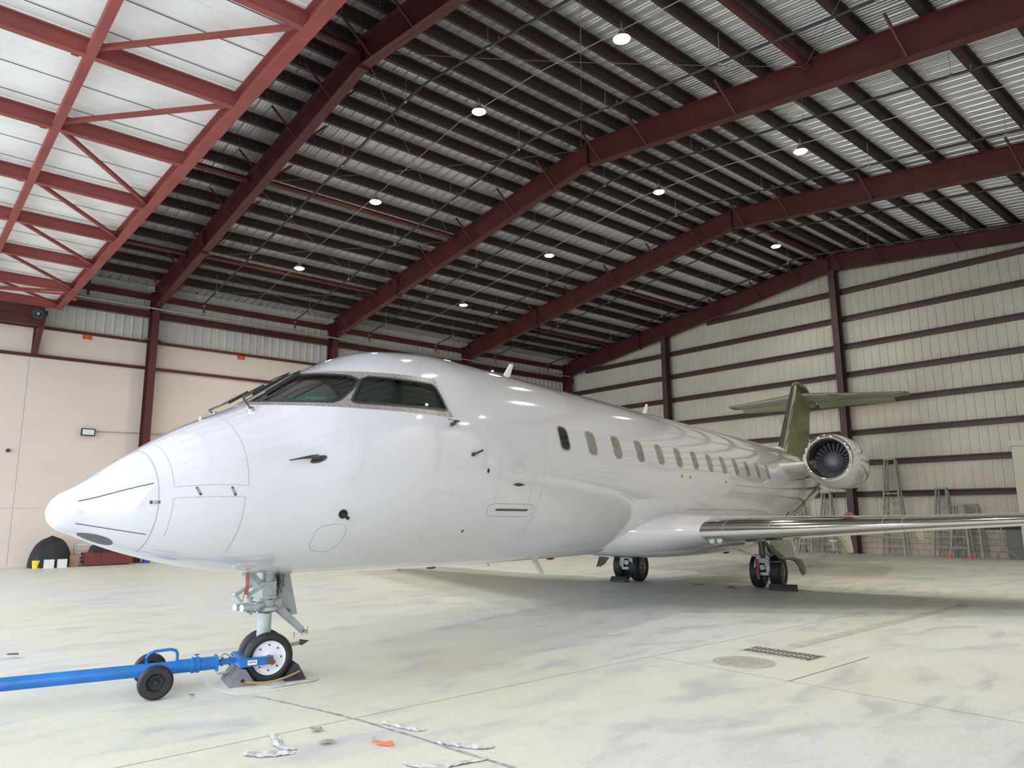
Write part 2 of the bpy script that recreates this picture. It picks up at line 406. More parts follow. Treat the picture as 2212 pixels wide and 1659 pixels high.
# steel frames -----------------------------------------------------
def steel_frame(i, y):
    desc = ['front frame over the hangar opening, above the horizontal door', 'dark red steel roof frame nearest the open door, highest at the left', 'second dark red roof frame, crossing the middle of the roof', 'third dark red roof frame, behind the line of lamps', 'dark red roof frame against the ribbed end wall'][i]
    t = thing('steel_frame', desc, 'steel frame', (XR0, y, 0), 0, 'dark red portal frames of the hangar')
    fw = .24; th = .022
    xk = -27.9; kz = 9.05; xkr = 1.95
    zb_ridge = 11.20
    def zb(x): return zb_ridge-(XR0-x)*(zb_ridge-kz)/(XR0-xk) if x < XR0 else zb_ridge-(x-XR0)*(.122 if i < 4 else .095)
    L = lambda x: x-XR0
    for nm, xa, xb in (('rafter', xk, XR0), ('rafter', XR0, xkr)):
        b = MB(); n = 10
        A = [(xa+(xb-xa)*k/n) for k in range(n+1)]
        # web
        b.prism([(L(A[0]), -.006, zb(A[0])), (L(A[-1]), -.006, zb(A[-1])), (L(A[-1]), -.006, ztop(A[-1])), (L(A[0]), -.006, ztop(A[0]))], (0, .012, 0))
        for zz, s_ in ((zb, -1), (ztop, 1)):
            b.prism([(L(xa), -fw/2, zz(xa)), (L(xb), -fw/2, zz(xb)), (L(xb), -fw/2, zz(xb)+th), (L(xa), -fw/2, zz(xa)+th)], (0, fw, 0))
        b.build(nm, 'steel', t)
    for sgn, xw, xi in ((-1, XL+.08, xk), (1, XR-.08, xkr)):
        b = MB(); zt = ztop(xw); zi = ztop(xi)
        b.prism([(L(xw), -.006, 0), (L(xi), -.006, 0), (L(xi), -.006, zi), (L(xw), -.006, zt)], (0, .012, 0))
        b.box((L(xw), 0, zt/2), (th, fw, zt)); b.box((L(xi), 0, zb(xi)/2), (th, fw, zb(xi)))
        b.box((L((xw+xi)/2), 0, kz), (abs(xi-xw), fw*.9, .02))
        b.box((L((xw+xi)/2), 0, .01), (abs(xi-xw)+.1, fw+.1, .02))
        b.build('column', 'steel', t)
    for x in (XR0, -22.9, xk+.02):
        b = MB(); b.box((L(x), 0, (zb(x)+ztop(x))/2), (.02, fw*.95, ztop(x)-zb(x)))
        b.box((L(x), 0, zb(x)-.03), (.05, fw*.9, .07))
        for k in (-1, 1):
            for q in (.15, .4, .65): b.cyl((L(x)-.03, k*.07, zb(x)+q), (L(x)+.03, k*.07, zb(x)+q), .014, n=6)
        b.build('splice_plate', 'steel', t)
    # flange braces on the door side (and the far side)
    for x in (-26.6, -24.7, -22.6, -20.4, -18.2, -16.1, -14.3, -12.5, -10.9, -8.3, -4.6, -1.0):
        for sgn in ((-1, 1) if i in (1,) else (-1,)):
            b = MB(); b.bar((L(x), sgn*.10, zb(x)+.03), (L(x)-.12, sgn*.72, ztop(x)+.02), .045, .045)
            b.build('flange_brace', 'steel', t)
    return t
for i, y in enumerate(FY): steel_frame(i, y)

# end wall columns
for x, lab in ((-21.45, 'slim dark red end wall column left of the tail, seen over the fuselage'), (-12.95, 'tall dark red end wall column under the ridge, behind the engine'), (-4.6, 'dark red end wall column hidden beyond the right edge')):
    z = ztop(x)-.68
    t = thing('wall_column', lab, 'column', (x, 28.55, 0), 0, 'columns of the end wall')
    b = MB(); b.box((0, 0, z/2), (.012, .36, z)); b.box((0, -.18, z/2), (.26, .016, z)); b.box((0, .18, z/2), (.26, .016, z)); b.build('shaft', 'girt', t)
    b = MB(); b.box((0, 0, .012), (.42, .5, .024)); b.prism([(-.13, -.19, .02), (-.2, -.19, .02), (-.13, -.19, .35)], (0, .38, 0)); b.build('base_plate', 'girt', t)
    b = MB(); b.box((.02, 0, z+.02), (.3, .4, .03)); b.box((.02, 0, z-1.9), (.2, .34, .02)); b.build('cap_plate', 'girt', t)

# purlins ------------------------------------------------------------
PLx = [-13.25, -13.9, -14.55, -15.2, -16.0, -17.05, -18.1, -19.1, -20.2, -21.15, -22.0, -23.15, -24.2, -25.25, -26.2, -27.2]
PRx = [-12.55, -11.78, -11.0, -10.3, -9.58, -8.6, -7.55, -6.5, -5.35, -4.2, -3.05, -1.9, -.75, .4, 1.5]
def purlin(x, lab, grp):
    y0, y1 = YF+.05, YE-.02
    t = thing('roof_purlin', lab, 'roof purlin', (x, 0, ztop(x)+PH/2+.004), 0, grp)
    b = MB(); tl = .138 if x < XR0 else -.118
    u = Vector((-tl, 0, 1)).normalized()
    p0, p1 = Vector((0, y0, 0)), Vector((0, y1, 0)); sd = Vector((1, 0, tl)).normalized()
    h2 = PH/2
    b.bar(p0, p1, .008, PH, u)
    b.bar(p0+u*h2+sd*.04, p1+u*h2+sd*.04, .085, .006, u); b.bar(p0-u*h2-sd*.04, p1-u*h2-sd*.04, .085, .006, u)
    b.bar(p0-u*(h2-.012)-sd*.08, p1-u*(h2-.012)-sd*.08, .006, .025, u)
    b.mats = ['bolt']; b.cur = 1
    for fy in FY[1:4]:
        for dy in (-.95, -.80, -.35, .35, .80):
            for dz in (-.05, .05):
                for s in (-1, 1): b.box(Vector((0, fy+dy, 0))+u*dz+sd*s*.008, (.012, .014, .014))
    b.build('section', 'purlin', t)
for i, x in enumerate(PLx): purlin(x, 'dark roof purlin on the left slope, %s from the ridge' % ORD[i], 'purlins on the left roof slope')
for i, x in enumerate(PRx): purlin(x, 'dark roof purlin on the right slope, %s from the ridge' % ORD[i], 'purlins on the right roof slope')

# bracing tubes between frames
def strut(x, ya, yb, lab):
    b = MB(); z = ztop(x)-.04; b.cyl((x, ya+.02, z), (x, yb-.02, z), .085, n=14)
    t = b.build('bracing_tube', 'steel'); tag(t, lab, 'bracing tube', 'bracing tubes between roof frames')
    for y in (ya+.03, yb-.03): c = MB(); c.box((x, y, z), (.22, .02, .26)); c.build('end_plate', 'steel', t)
strut(-19.45, FY[0], FY[1], 'red bracing tube beside the first frame, seen over the door beam')
strut(-24.7, FY[0], FY[1], 'red bracing tube near the eave, beside the door corner')
strut(-13.35, FY[0], FY[1], 'red bracing tube under the ridge at the top edge, left of the nearest frame')
strut(-19.3, FY[1], FY[2], 'red bracing tube between first and second frame, below the lamp')
strut(-24.55, FY[1], FY[2], 'red bracing tube between first and second frame, near the left eave')
strut(-6.6, FY[1], FY[2], 'thick red bracing tube at the top, right of the nearest lamp')
strut(-13.2, FY[3], FY[4], 'red bracing tube under the ridge beside the farthest lamp')
strut(-19.5, FY[3], FY[4], 'red bracing tube between third frame and end wall, mid slope')
strut(-24.7, FY[3], FY[4], 'red bracing tube between third frame and end wall, near the eave')

# cross bracing rods
nodes = [-27.7, -24.6, -19.4, -13.2, -6.6, -.5]
spans = ['at the left eave', 'low on the left slope', 'high on the left slope', 'right of the ridge', 'far right']
for bay, (ya, yb) in ((1, (FY[1], FY[2])), (3, (FY[3], FY[4]))):
    for k in range(5):
        t = thing('cross_brace', 'pair of thin crossed brace rods %s, %s bay' % (spans[k], 'nearer' if bay == 1 else 'farther'), 'cross brace', (nodes[k], ya, 9), 0, 'crossed brace rods under the roof')
        for x0, x1 in ((nodes[k], nodes[k+1]), (nodes[k+1], nodes[k])):
            b = MB(); p0 = Vector((x0, ya+.1, ztop(x0)-.12)); p1 = Vector((x1, yb-.1, ztop(x1)-.12)); pts = []
            for q in range(13):
                u = q/12; p = p0.lerp(p1, u); p.z = min(p.z, ztop(p.x)-.04)-.08*4*u*(1-u); pts.append(p-Vector((nodes[k], ya, 9)))
            b.tube(pts, .0065, 6)
            for p in (pts[0], pts[-1]): b.cyl(p-Vector((.0, .04, 0)), p+Vector((0, .04, 0)), .025, n=8)
            b.build('rod', 'rodsteel', t)

# sprinkler branch pipes
def zpipe(x): return (11.32-.139*(XR0-x)) if x < XR0 else (11.32-.125*(x-XR0))
pn = ['nearest the open door', 'second from the door, just before the second frame', 'third from the door, just behind the second frame', 'fourth from the door, before the third frame', 'fifth from the door, behind the third frame', 'last one, before the end wall']
for i, y in enumerate((8.5, 12.08, 15.5, 19.0, 22.62, 26.2)):
    t = thing('sprinkler_pipe', 'dark sprinkler pipe following the roof slope, '+pn[i], 'pipe', (XR0, y, 0), 0, 'sprinkler branch pipes')
    b = MB(); L = lambda x: x-XR0
    b.tube([(L(-27.35), 0, zpipe(-27.35)), (L(-20), 0, zpipe(-20)), (L(-13.3), 0, zpipe(-13.3)), (L(-12.7), 0, zpipe(-12.7)), (L(-5), 0, zpipe(-5)), (L(1.9), 0, zpipe(1.9))], .029, 10)
    b.build('pipe_run', 'dark', t)
    b = MB(); x = -27.35; b.tube([(L(x)+.02, 0, zpipe(x)), (L(x)-.05, .04, zpipe(x)-.03), (L(x)-.05, .05, 8.95)], .04, 8); b.build('riser', 'dark', t)
    b = MB()
    for z in (zpipe(x)-.02, 8.98): b.cyl((L(x)-.05, .05, z-.03), (L(x)-.05, .05, z+.03), .06, n=8)
    b.build('coupling', 'pink', t)
    for k in range(9):
        x = -26+3.1*k
        b = MB(); b.cyl((L(x), 0, zpipe(x)), (L(x), 0, ztop(x)+.1), .006, n=6); b.cyl((L(x), -.02, zpipe(x)), (L(x), .02, zpipe(x)), .048, n=10); b.build('hanger', 'conduit', t)
        x += .35
        b = MB(); b.cyl((L(x), 0, zpipe(x)-.02), (L(x), 0, zpipe(x)+.10), .02, .012, n=6); b.build('sprinkler_head', 'pink' if k % 2 else 'dark', t)
t = thing('sprinkler_main', 'long pipe on top of the girt along the left wall, feeding the roof pipes', 'pipe', (-27.8, 3.9, 9.0))
b = MB(); b.cyl((0, -4, 0), (0, 24.4, 0), .032, n=10); b.build('pipe_run', 'conduit', t)
for k in range(8):
    b = MB(); b.cyl((0, .6+3.1*k, -.12), (0, .6+3.1*k, .12), .018, n=6); b.build('pipe_clip', 'bolt' if k % 3 else 'pink', t)
t = thing('drain_riser', 'pair of black downpipes with an orange coupling, under the eave left of the first column', 'pipe', (-27.8, 4.35, 8.9))
b = MB(); b.cyl((0, 0, .15), (0, 0, .75), .05, n=10); b.cyl((0, .45, .2), (0, .45, .85), .045, n=10); b.build('downpipe', 'dark', t)
b = MB(); b.cyl((0, 0, 0), (0, 0, .17), .075, n=12); b.cyl((0, 0, .04), (.1, .06, -.08), .06, n=12); b.build('coupling', 'orange', t)

# high-bay lamps -------------------------------------------------------
lab = {10.4: 'nearer row', 17.6: 'farther row'}
xs = [(-8.55, 'rightmost of the'), (-13.2, 'second from the right in the'), (-18.2, 'third from the right in the'), (-23.35, 'leftmost of the'), (-2.4, 'beyond the right edge of the'), (.6, 'outermost right of the')]
def lamp(x, y, label, cordend=.0, power=1.0):
    z = ztop(x)-.34
    t = thing('ceiling_lamp', label, 'ceiling lamp', (x, y, z), 0, 'round high bay lamps')
    b = MB(); b.lathe([(.0, .14), (.07, .14), (.09, .06), (.17, .02), (.18, 0), (.165, 0)], (0, 0, 0), (0, 0, 1), 24); b.build('housing', 'greybox', t)
    b = MB(); b.lathe([(.165, -.005), (.13, -.03), (.0, -.04)], (0, 0, 0), (0, 0, 1), 24); b.build('lens', 'lamp', t)
    b = MB(); b.cyl((0, 0, .14), (0, 0, .36), .012, n=6); b.cyl((0, -.03, .20), (0, .03, .20), .05, n=12); b.build('hanging_hook', 'conduit', t)
    ld = bpy.data.lights.new('lamp_light', 'SPOT'); ld.energy = LAMP_W*power*4; ld.color = (1, .95, .86); ld.spot_size = radians(150); ld.spot_blend = .6; ld.shadow_soft_size = .16
    lo = bpy.data.objects.new('lamp_light', ld); COL.objects.link(lo); lo.parent = t; lo.location = (0, 0, -.08)
for y in (10.4, 17.6):
    for x, l in xs: lamp(x, y, 'lit round lamp under the roof, %s %s' % (l, lab[y]))
    b = MB(); pts = [(XL+1.2, y+.02, ztop(XL+1.2)-.12)]+[(x+k, y+.02, ztop(x+k)-.12) for x in range(-26, 2, 3) for k in (0,)]
    b.tube(pts, .010, 6)
    tag(b.build('lamp_conduit', 'conduit'), 'thin conduit running up the roof through the %s of lamps' % lab[y], 'conduit', 'conduits of the lamp rows')
lamp(-13.3, 24.8, 'lit lamp with a hanging glass tube, farthest one by the end wall ridge', power=.5)
lamp(-22.0, 24.8, 'unlit-looking lamp low on the left slope by the end wall', power=.2) if False else None

# hangar door leaf, swung up level --------------------------------------
ZD = 8.3
t = thing('hangar_door', 'raised hangar door leaf hanging level overhead, white sheet on light red beams', 'hangar door', (-27.35, 4.05, ZD))
b = MB()
us = corrugated(.05, 30.0, .90, [(0, 0), (.006, .03), (.03, .03), (.036, 0), (.28, 0), (.29, .012), (.35, .012), (.36, 0), (.57, 0), (.58, .012), (.64, .012), (.65, 0)], None)
vs = []; fs = []
for u, d in us: vs += [(u, -8.6, .285+d), (u, -.02, .285+d)]
for i in range(len(us)-1): fs.append((2*i, 2*i+2, 2*i+3, 2*i+1))
b.add(vs, fs); b.mats = ['seal']; b.cur = 1
for k in range(34): b.box((.05+.90*k-.012, -4.3, .283), (.016, 8.56, .006))
b.build('door_sheet', 'doorskin', t)
# cross members running the long way (along the building width)
for k, y in enumerate((-.13, -2.34, -4.55, -6.7, -8.55)):
    b = MB(); hh = .27
    if k == 0: b.box((15, y, .14), (30, .02, hh)); b.box((15, y, .01), (30, .20, .02)); b.box((15, y, .27), (30, .2, .02))
    else: b.box((15, y, .06), (30, .13, .12))
    b.build('long_beam', 'door_steel', t)
xk = [-27.25, -24.9, -22.15, -19.5, -16.9, -14.2, -11.5, -8.85, -6.2, -3.55, -.9, 1.7]
for k, x in enumerate(xk):
    b = MB(); X = x+27.35
    b.box((X, -4.3, .14), (.016, 8.5, .26)); b.box((X, -4.3, .012), (.11, 8.5, .018)); b.box((X, -4.3, .268), (.11, 8.5, .018))
    b.build('cross_beam', 'door_steel', t)
    if k > 0:
        b = MB(); b.box((X-.10, -2.52, .12), (.02, .10, .22)); 
        for q in (.05, .12, .19): b.cyl((X-.115, -2.52, q), (X-.085, -2.52, q), .014, n=6)
        b.build('splice_plate', 'door_steel', t)
br = [(-11.5, -8.85), (-14.2, -11.5), (-14.2, -16.9), (-16.9, -19.5), (-19.5, -22.15), (-22.15, -24.9), (-24.9, -27.2), (-6.2, -3.55)]
for xa, xb in br:
    b = MB(); b.bar((xa+27.35+(.1 if xb > xa else -.1), -2.30, .12), (xb+27.35-(.1 if xb > xa else -.1), -.2, .12), .07, .07); b.build('diagonal_brace', 'door_steel', t)
b = MB(); b.bar((.1, -4.4, .1), (2.3, -.25, .06), .06, .06); b.bar((-.05, -5.2, .1), (2.2, -.3, -.02), .05, .05); b.build('diagonal_brace', 'door_steel', t)
b = MB(); b.box((-.12, -4.6, -.06), (.18, 8.2, .34)); b.box((-.12, -4.6, -.26), (.24, 8.2, .05)); b.box((-.16, -4.5, -.34), (.12, 8.0, .44)); b.box((-.22, -4.5, -.56), (.20, 8.0, .04)); b.build('end_girder', 'steel', t)
# leg of the door guide on the left wall
t = thing('door_guide_bracket', 'short slanted dark red bracket on the left wall under the door corner', 'bracket', (-28.0, 3.55, 6.9))
b = MB(); b.bar((-.25, -.05, 0), (.35, .02, 1.25), .14, .14); b.bar((-.3, -.1, 0), (-.3, -.1, 1.2), .08, .1); b.build('leg', 'steel', t)
b = MB(); b.box((.36, .02, 1.28), (.22, .2, .12)); b.build('bearing_block', 'dark', t)
t = thing('door_drive_wheel', 'round black and silver drive wheel under the door girder, far left', 'pulley', (-27.12, 3.35, 8.0))
b = MB(); b.lathe([(0, .0), (.06, .0), (.08, .04), (.16, .04), (.17, .0), (.17, -.06), (0, -.06)], (0, 0, 0), (1, -.15, 0), 20); b.build('wheel', 'dark', t)
b = MB(); b.lathe([(0, .09), (.05, .085), (.06, .04)], (0, 0, 0), (1, -.15, 0), 14); b.build('hub', 'steelbright', t)
b = MB(); b.box((-.1, 0, .02), (.12, .5, .12)); b.build('mounting', 'dark', t)

# left wall fittings -----------------------------------------------------
t = thing('flood_light', 'unlit rectangular flood light on the beige left wall', 'flood light', (XL+.02, 5.3, 4.42))
b = MB(); b.box((.10, 0, 0), (.10, .42, .25)); b.build('housing', 'dark', t)
b = MB(); b.box((.155, 0, 0), (.01, .35, .18)); b.build('lens', 'whiteflat', t)
b = MB(); b.box((.03, 0, .02), (.06, .2, .1)); b.build('bracket', 'dark', t)
b = MB(); b.cyl((XL+.05, 5.55, 4.47), (XL+.05, 12.0, 4.60), .015, n=6)
tag(b.build('wall_conduit', 'conduit'), 'thin conduit running right from the flood light across the beige wall', 'conduit')
t = thing('junction_box', 'small white junction box with a pipe on the far left wall', 'junction box', (XL+.08, 2.1, 6.98))
b = MB(); b.box((0, .0, 0), (.1, .22, .2)); b.build('box', 'whiteflat', t)
b = MB(); b.cyl((0, .02, .1), (0, .1, .95), .02, n=6); b.build('conduit', 'conduit', t)
b = MB(); b.cyl((XL+.02, 3.09, 3.69), (XL+.10, 3.09, 3.69), .055, n=12)
tag(b.build('wall_plug', 'dark'), 'small round black plug on the beige wall at the far left', 'plug')
def text_obj(txt, size, m, parent, mw, name, ext=.002):
    cu = bpy.data.curves.new(name, 'FONT'); cu.body = txt; cu.size = size; cu.extrude = ext; cu.align_x = 'CENTER'; cu.align_y = 'CENTER'
    o = bpy.data.objects.new(name, cu); COL.objects.link(o)
    dg = bpy.context.evaluated_depsgraph_get(); me = bpy.data.meshes.new_from_object(o.evaluated_get(dg))
    bpy.data.objects.remove(o); me.materials.clear(); me.materials.append(M[m])
    o = bpy.data.objects.new(name, me); COL.objects.link(o); o.parent = parent; o.matrix_local = mw; return o
for y, z, l in ((5.02, 7.74, 'orange number sign high on the beige wall, left of the first column'), (10.41, 7.74, 'orange number sign high on the beige wall, right of the first column')):
    t = thing('wall_sign', l, 'sign', (XL+.02, y, z), 0, 'orange wall signs')
    b = MB(); b.box((0, 0, 0), (.02, .30, .16)); b.build('plate', 'signorange', t)
    mw = Matrix(((0, 0, 1, .012), (1, 0, 0, .06), (0, 1, 0, 0), (0, 0, 0, 1)))
    text_obj('26', .16, 'signdark', t, mw, 'number')
    b = MB()
    for dz in (.05, 0, -.05): b.box((.012, -.09, dz), (.004, .09, .02))
    b.build('small_print', 'signdark', t)
for x0_, k in ((-27.9, 0),):
    for (yy, zz, sgn) in ((6.55, 7.86, -1), (7.6, 7.86, 1)):
        b = MB(); b.bar((XL+.15, yy-.35*(1 if sgn > 0 else -1)*-1*0, zz-.05), (-27.95, 7.05+.1*sgn, zz+.02), .05, .05)
        tag(b.build('column_brace', 'steel'), 'small %s kicker brace from the first left column to the wall trim' % ('left' if sgn < 0 else 'right'), 'brace')

# ================================================================ AIRCRAFT
TIP = -2.12
KS = [-2.12, -2.05, -1.9, -1.5, -1.0, -.4, .3, 1.2, 2.2, 3.5, 12, 16, 19.5, 22.3, 24.4]
ZTk = [1.62, 1.766, 1.855, 2.133, 2.43, 2.71, 3.139, 3.51, 3.61, 3.60, 3.53, 3.50, 3.44, 3.18, 2.75]
ZBk = [1.62, 1.499, 1.435, 1.284, 1.151, 1.051, .989, .965, .935, .915, .86, 1.05, 1.60, 2.15, 2.62]
WDk = [.0, .134, .209, .425, .639, .826, 1.075, 1.278, 1.34, 1.344, 1.344, 1.24, .95, .53, .08]
KU = [sqrt(k-TIP) for k in KS]
def pchip(k, v):
    n = len(k); h = [k[i+1]-k[i] for i in range(n-1)]; d = [(v[i+1]-v[i])/h[i] for i in range(n-1)]; m = [0]*n
    for i in range(1, n-1):
        if d[i-1]*d[i] > 0:
            w1 = 2*h[i]+h[i-1]; w2 = h[i]+2*h[i-1]; m[i] = (w1+w2)/(w1/d[i-1]+w2/d[i])
    m[0] = d[0]; m[-1] = d[-1]
    def f(x):
        x = min(max(x, k[0]), k[-1]); i = 0
        while i < n-2 and x > k[i+1]: i += 1
        t = (x-k[i])/h[i]
        return (2*t**3-3*t*t+1)*v[i]+(t**3-2*t*t+t)*h[i]*m[i]+(-2*t**3+3*t*t)*v[i+1]+(t**3-t*t)*h[i]*m[i+1]
    return f
_zt, _zb, _w = pchip(KU, ZTk), pchip(KU, ZBk), pchip(KU, WDk)
def fz(s):
    u = sqrt(max(0, s-TIP)); return _zt(u), _zb(u), _w(u)
def skin0(s, th):
    zt, zb, w = fz(s); return Vector((w*cos(th), s, (zt+zb)/2+(zt-zb)/2*sin(th)))
def skin(s, thd, off=0):
    th = radians(thd); p = skin0(s, th)
    if off:
        ds = .01; a = skin0(s+ds, th)-skin0(max(TIP+1e-4, s-ds), th); c = skin0(s, th+.01)-skin0(s, th-.01)
        n = c.cross(a) if True else a; n.normalize()
        if n.x*cos(th)+n.z*sin(th) < 0 and abs(n.x)+abs(n.z) > .05: n = -n
        p = p+n*off
    return p
def th_of(s, z):
    zt, zb, w = fz(s); q = max(-1, min(1, (z-(zt+zb)/2)/((zt-zb)/2))); return math.degrees(math.asin(q))

AC = thing('jet_airliner', 'white twin jet with green primed T tail, nose to the left, engines at the rear', 'airplane', (-7.34, 3.10, 0), radians(13.95))

def inside(p, poly):
    x, y = p; c = False; n = len(poly)
    for i in range(n):
        x1, y1 = poly[i]; x2, y2 = poly[(i+1) % n]
        if (y1 > y) != (y2 > y) and x < (x2-x1)*(y-y1)/(y2-y1)+x1: c = not c
    return c
RV = 1.34*pi/180     # metres per degree
def dens(poly, step=.05, closed=True):
    out = []; n = len(poly)
    for i in range(n if closed else n-1):
        a, b_ = poly[i], poly[(i+1) % n]; L_ = math.hypot(b_[0]-a[0], (b_[1]-a[1])*RV); k = max(1, int(L_/step))
        for j in range(k): out.append((a[0]+(b_[0]-a[0])*j/k, a[1]+(b_[1]-a[1])*j/k))
    if not closed: out.append(poly[-1])
    return out
def roundp(poly, r, seg=4):
    out = []; n = len(poly)
    for i in range(n):
        p0, p1, p2 = [Vector((q[0], q[1]*RV)) for q in (poly[i-1], poly[i], poly[(i+1) % n])]
        a = (p0-p1); b_ = (p2-p1); ra = min(r, a.length*.45); rb = min(r, b_.length*.45)
        A = p1+a.normalized()*ra; B = p1+b_.normalized()*rb
        for j in range(seg+1):
            u = j/seg; q = A*(1-u)**2+p1*2*u*(1-u)+B*u*u; out.append((q.x, q.y/RV))
    return out
def inset(poly, d):
    P = [Vector((p[0], p[1]*RV)) for p in poly]; n = len(P); ar = sum(P[i].x*P[(i+1) % n].y-P[(i+1) % n].x*P[i].y for i in range(n)); sg = 1 if ar > 0 else -1
    out = []
    for i in range(n):
        e = (P[(i+1) % n]-P[i-1]).normalized(); nrm = Vector((-e.y, e.x))*sg
        q = P[i]+nrm*d; out.append((q.x, q.y/RV))
    return out
def patch(b, outer, holes=(), off=.004, res=.07, fn=skin, skirt=True, flat=False):
    """surface patch on the fuselage skin; polygons in (station, angle)"""
    loops = [outer]+list(holes); pts = []; edges = []
    for lp in loops:
        n0 = len(pts); pts += [Vector((p[0], p[1]*RV)) for p in lp]; edges += [(n0+i, n0+(i+1) % len(lp)) for i in range(len(lp))]
    xs_ = [p.x for p in pts]; ys_ = [p.y for p in pts]
    nx = int((max(xs_)-min(xs_))/res)+1; ny = int((max(ys_)-min(ys_))/res)+1
    ins = [inset(outer, res*.3)]+[inset(h, -res*.3) for h in holes]
    for i in range(1, nx):
        for j in range(1, ny):
            x = min(xs_)+i*res; y = min(ys_)+j*res
            if inside((x, y/RV), ins[0]) and not any(inside((x, y/RV), h) for h in ins[1:]): pts.append(Vector((x, y)))
    r = delaunay_2d_cdt(pts, edges, [], 0, 1e-6)
    V, T = r[0], r[2]
    fs = []
    for f in T:
        c = sum((V[i] for i in f), Vector((0, 0)))/len(f); q = (c.x, c.y/RV)
        if inside(q, outer) and not any(inside(q, h) for h in holes): fs.append(tuple(f))
    b.add([fn(v.x, v.y/RV, off) for v in V], fs, True)
    if skirt:
        for lp in loops:
            n = len(lp); vs = [fn(p[0], p[1], off) for p in lp]+[fn(p[0], p[1], -.004) for p in lp]
            b.add(vs, [(i, (i+1) % n, n+(i+1) % n, n+i) for i in range(n)])
    return b
def ribbon(b, pts, w=.006, off=.0012, closed=False):
    pts = dens(pts, .05, closed); P = [skin(s, th, off) for s, th in pts]; n = len(P); vs = []
    for i, p in enumerate(P):
        if closed: d = P[(i+1) % n]-P[i-1]
        else: d = P[min(i+1, n-1)]-P[max(i-1, 0)]
        nn = (skin(pts[i][0], pts[i][1], .02)-skin(pts[i][0], pts[i][1], 0)).normalized()
        sd = d.cross(nn).normalized()*w/2; vs += [p-sd, p+sd]
    m = n if closed else n-1
    b.add(vs, [(2*i, 2*i+1, (2*i+3) % (2*n), (2*i+2) % (2*n)) for i in range(m)], True); return b

# windscreen outlines (port half), mirrored for starboard
def zline(s0, s1, z0, z1, n): return [(s0+(s1-s0)*i/n, th_of(s0+(s1-s0)*i/n, z0+(z1-z0)*i/n)) for i in range(n+1)]
lower = [(-.50, 90)]+zline(-.44, 1.395, 2.662, 2.648, 22)
upper = zline(1.368, .34, 3.098, 3.105, 14)+[(.25, 90)]
outerP = lower+upper
outer = outerP+[(s, 180-th) for s, th in reversed(outerP[1:-1])]
def t_th(s, t):
    zt, zb, w = fz(s); return math.degrees(math.acos(min(1, t/w)))
pane1 = roundp([(-.40, t_th(-.40, .075)), (-.1, t_th(-.1, .075)), (.17, t_th(.17, .075))]+zline(.24, .43, 3.062, 3.045, 3)+zline(.47, .48, 3.01, 2.985, 1)+zline(.36, .18, 2.875, 2.735, 3)+zline(.11, -.28, 2.705, 2.70, 6), .02, 2)
pane2 = roundp(zline(.60, 1.27, 3.04, 3.022, 8)+zline(1.30, 1.325, 2.98, 2.715, 4)+zline(1.2, .30, 2.712, 2.712, 8)+zline(.27, .50, 2.735, 3.0, 4), .02, 2)
mir = lambda poly: [(s, 180-th) for s, th in poly]
panes = [pane1, pane2, mir(pane1), mir(pane2)]

# fuselage shell (openings cut at the cockpit windows)
SS = [TIP+(i/70)**2*(2.12+3.5) for i in range(71)]
SS = [TIP+.0004]+[TIP+.004*(i**1.35) for i in range(1, 12)]
s = SS[-1]
while s < 1.9: s += .03; SS.append(s)
while s < 24.35: s += .25; SS.append(s)
SS[-1] = 24.38
NT = 180
b = MB(); n = NT
vs = [skin0(s, 2*pi*j/n) for s in SS for j in range(n)]
fs = []
for i in range(len(SS)-1):
    for j in range(n):
        if -.6 < SS[i] < 1.5:
            c = ((SS[i]+SS[i+1])/2, 360*(j+.5)/n)
            if any(inside(c, p) for p in panes): continue
        fs.append((i*n+j, i*n+(j+1) % n, (i+1)*n+(j+1) % n, (i+1)*n+j))
b.add(vs, fs, True); b.add([TIP and skin0(TIP+.0004, 2*pi*j/n) for j in range(n)], [tuple(range(n))])
fus = b.build('fuselage', 'white', AC)

b = MB(); patch(b, outer, panes, .006, .09); wf = b.build('windshield_frame', 'frame', AC)
for i, p in enumerate(panes):
    b = MB(); patch(b, p, (), .003, .08, skirt=False); b.build('windshield_pane' if i % 2 == 0 else 'side_pane', 'glass', wf)
    b = MB(); patch(b, inset(p, -.012), [inset(p, .016)], .010, .5); b.build('window_seal', 'seal', wf)
b = MB()
def rivets(path, step, off=.009, r=.0055):
    for q in dens(path, step, False):
        p = skin(q[0], q[1], off-.004); nn = (skin(q[0], q[1], .02)-skin(q[0], q[1], 0)).normalized(); b.cyl(p, p+nn*.0035, r, n=6, smooth=False)
for dz in (.014, .036): rivets(zline(-.38, 1.37-dz, 2.655+dz, 2.648+dz, 20), .055)
for dz in (.014, .040): rivets(zline(1.33, .5, 3.098-dz, 3.10-dz, 14), .055)
for k in (.025, .06): rivets(zline(.505+k-.02, .25+k-.03, 2.99, 2.74, 4), .045)
rivets(zline(1.345, 1.37, 3.05, 2.70, 4), .05)
b.build('rivets', 'rivet', wf)

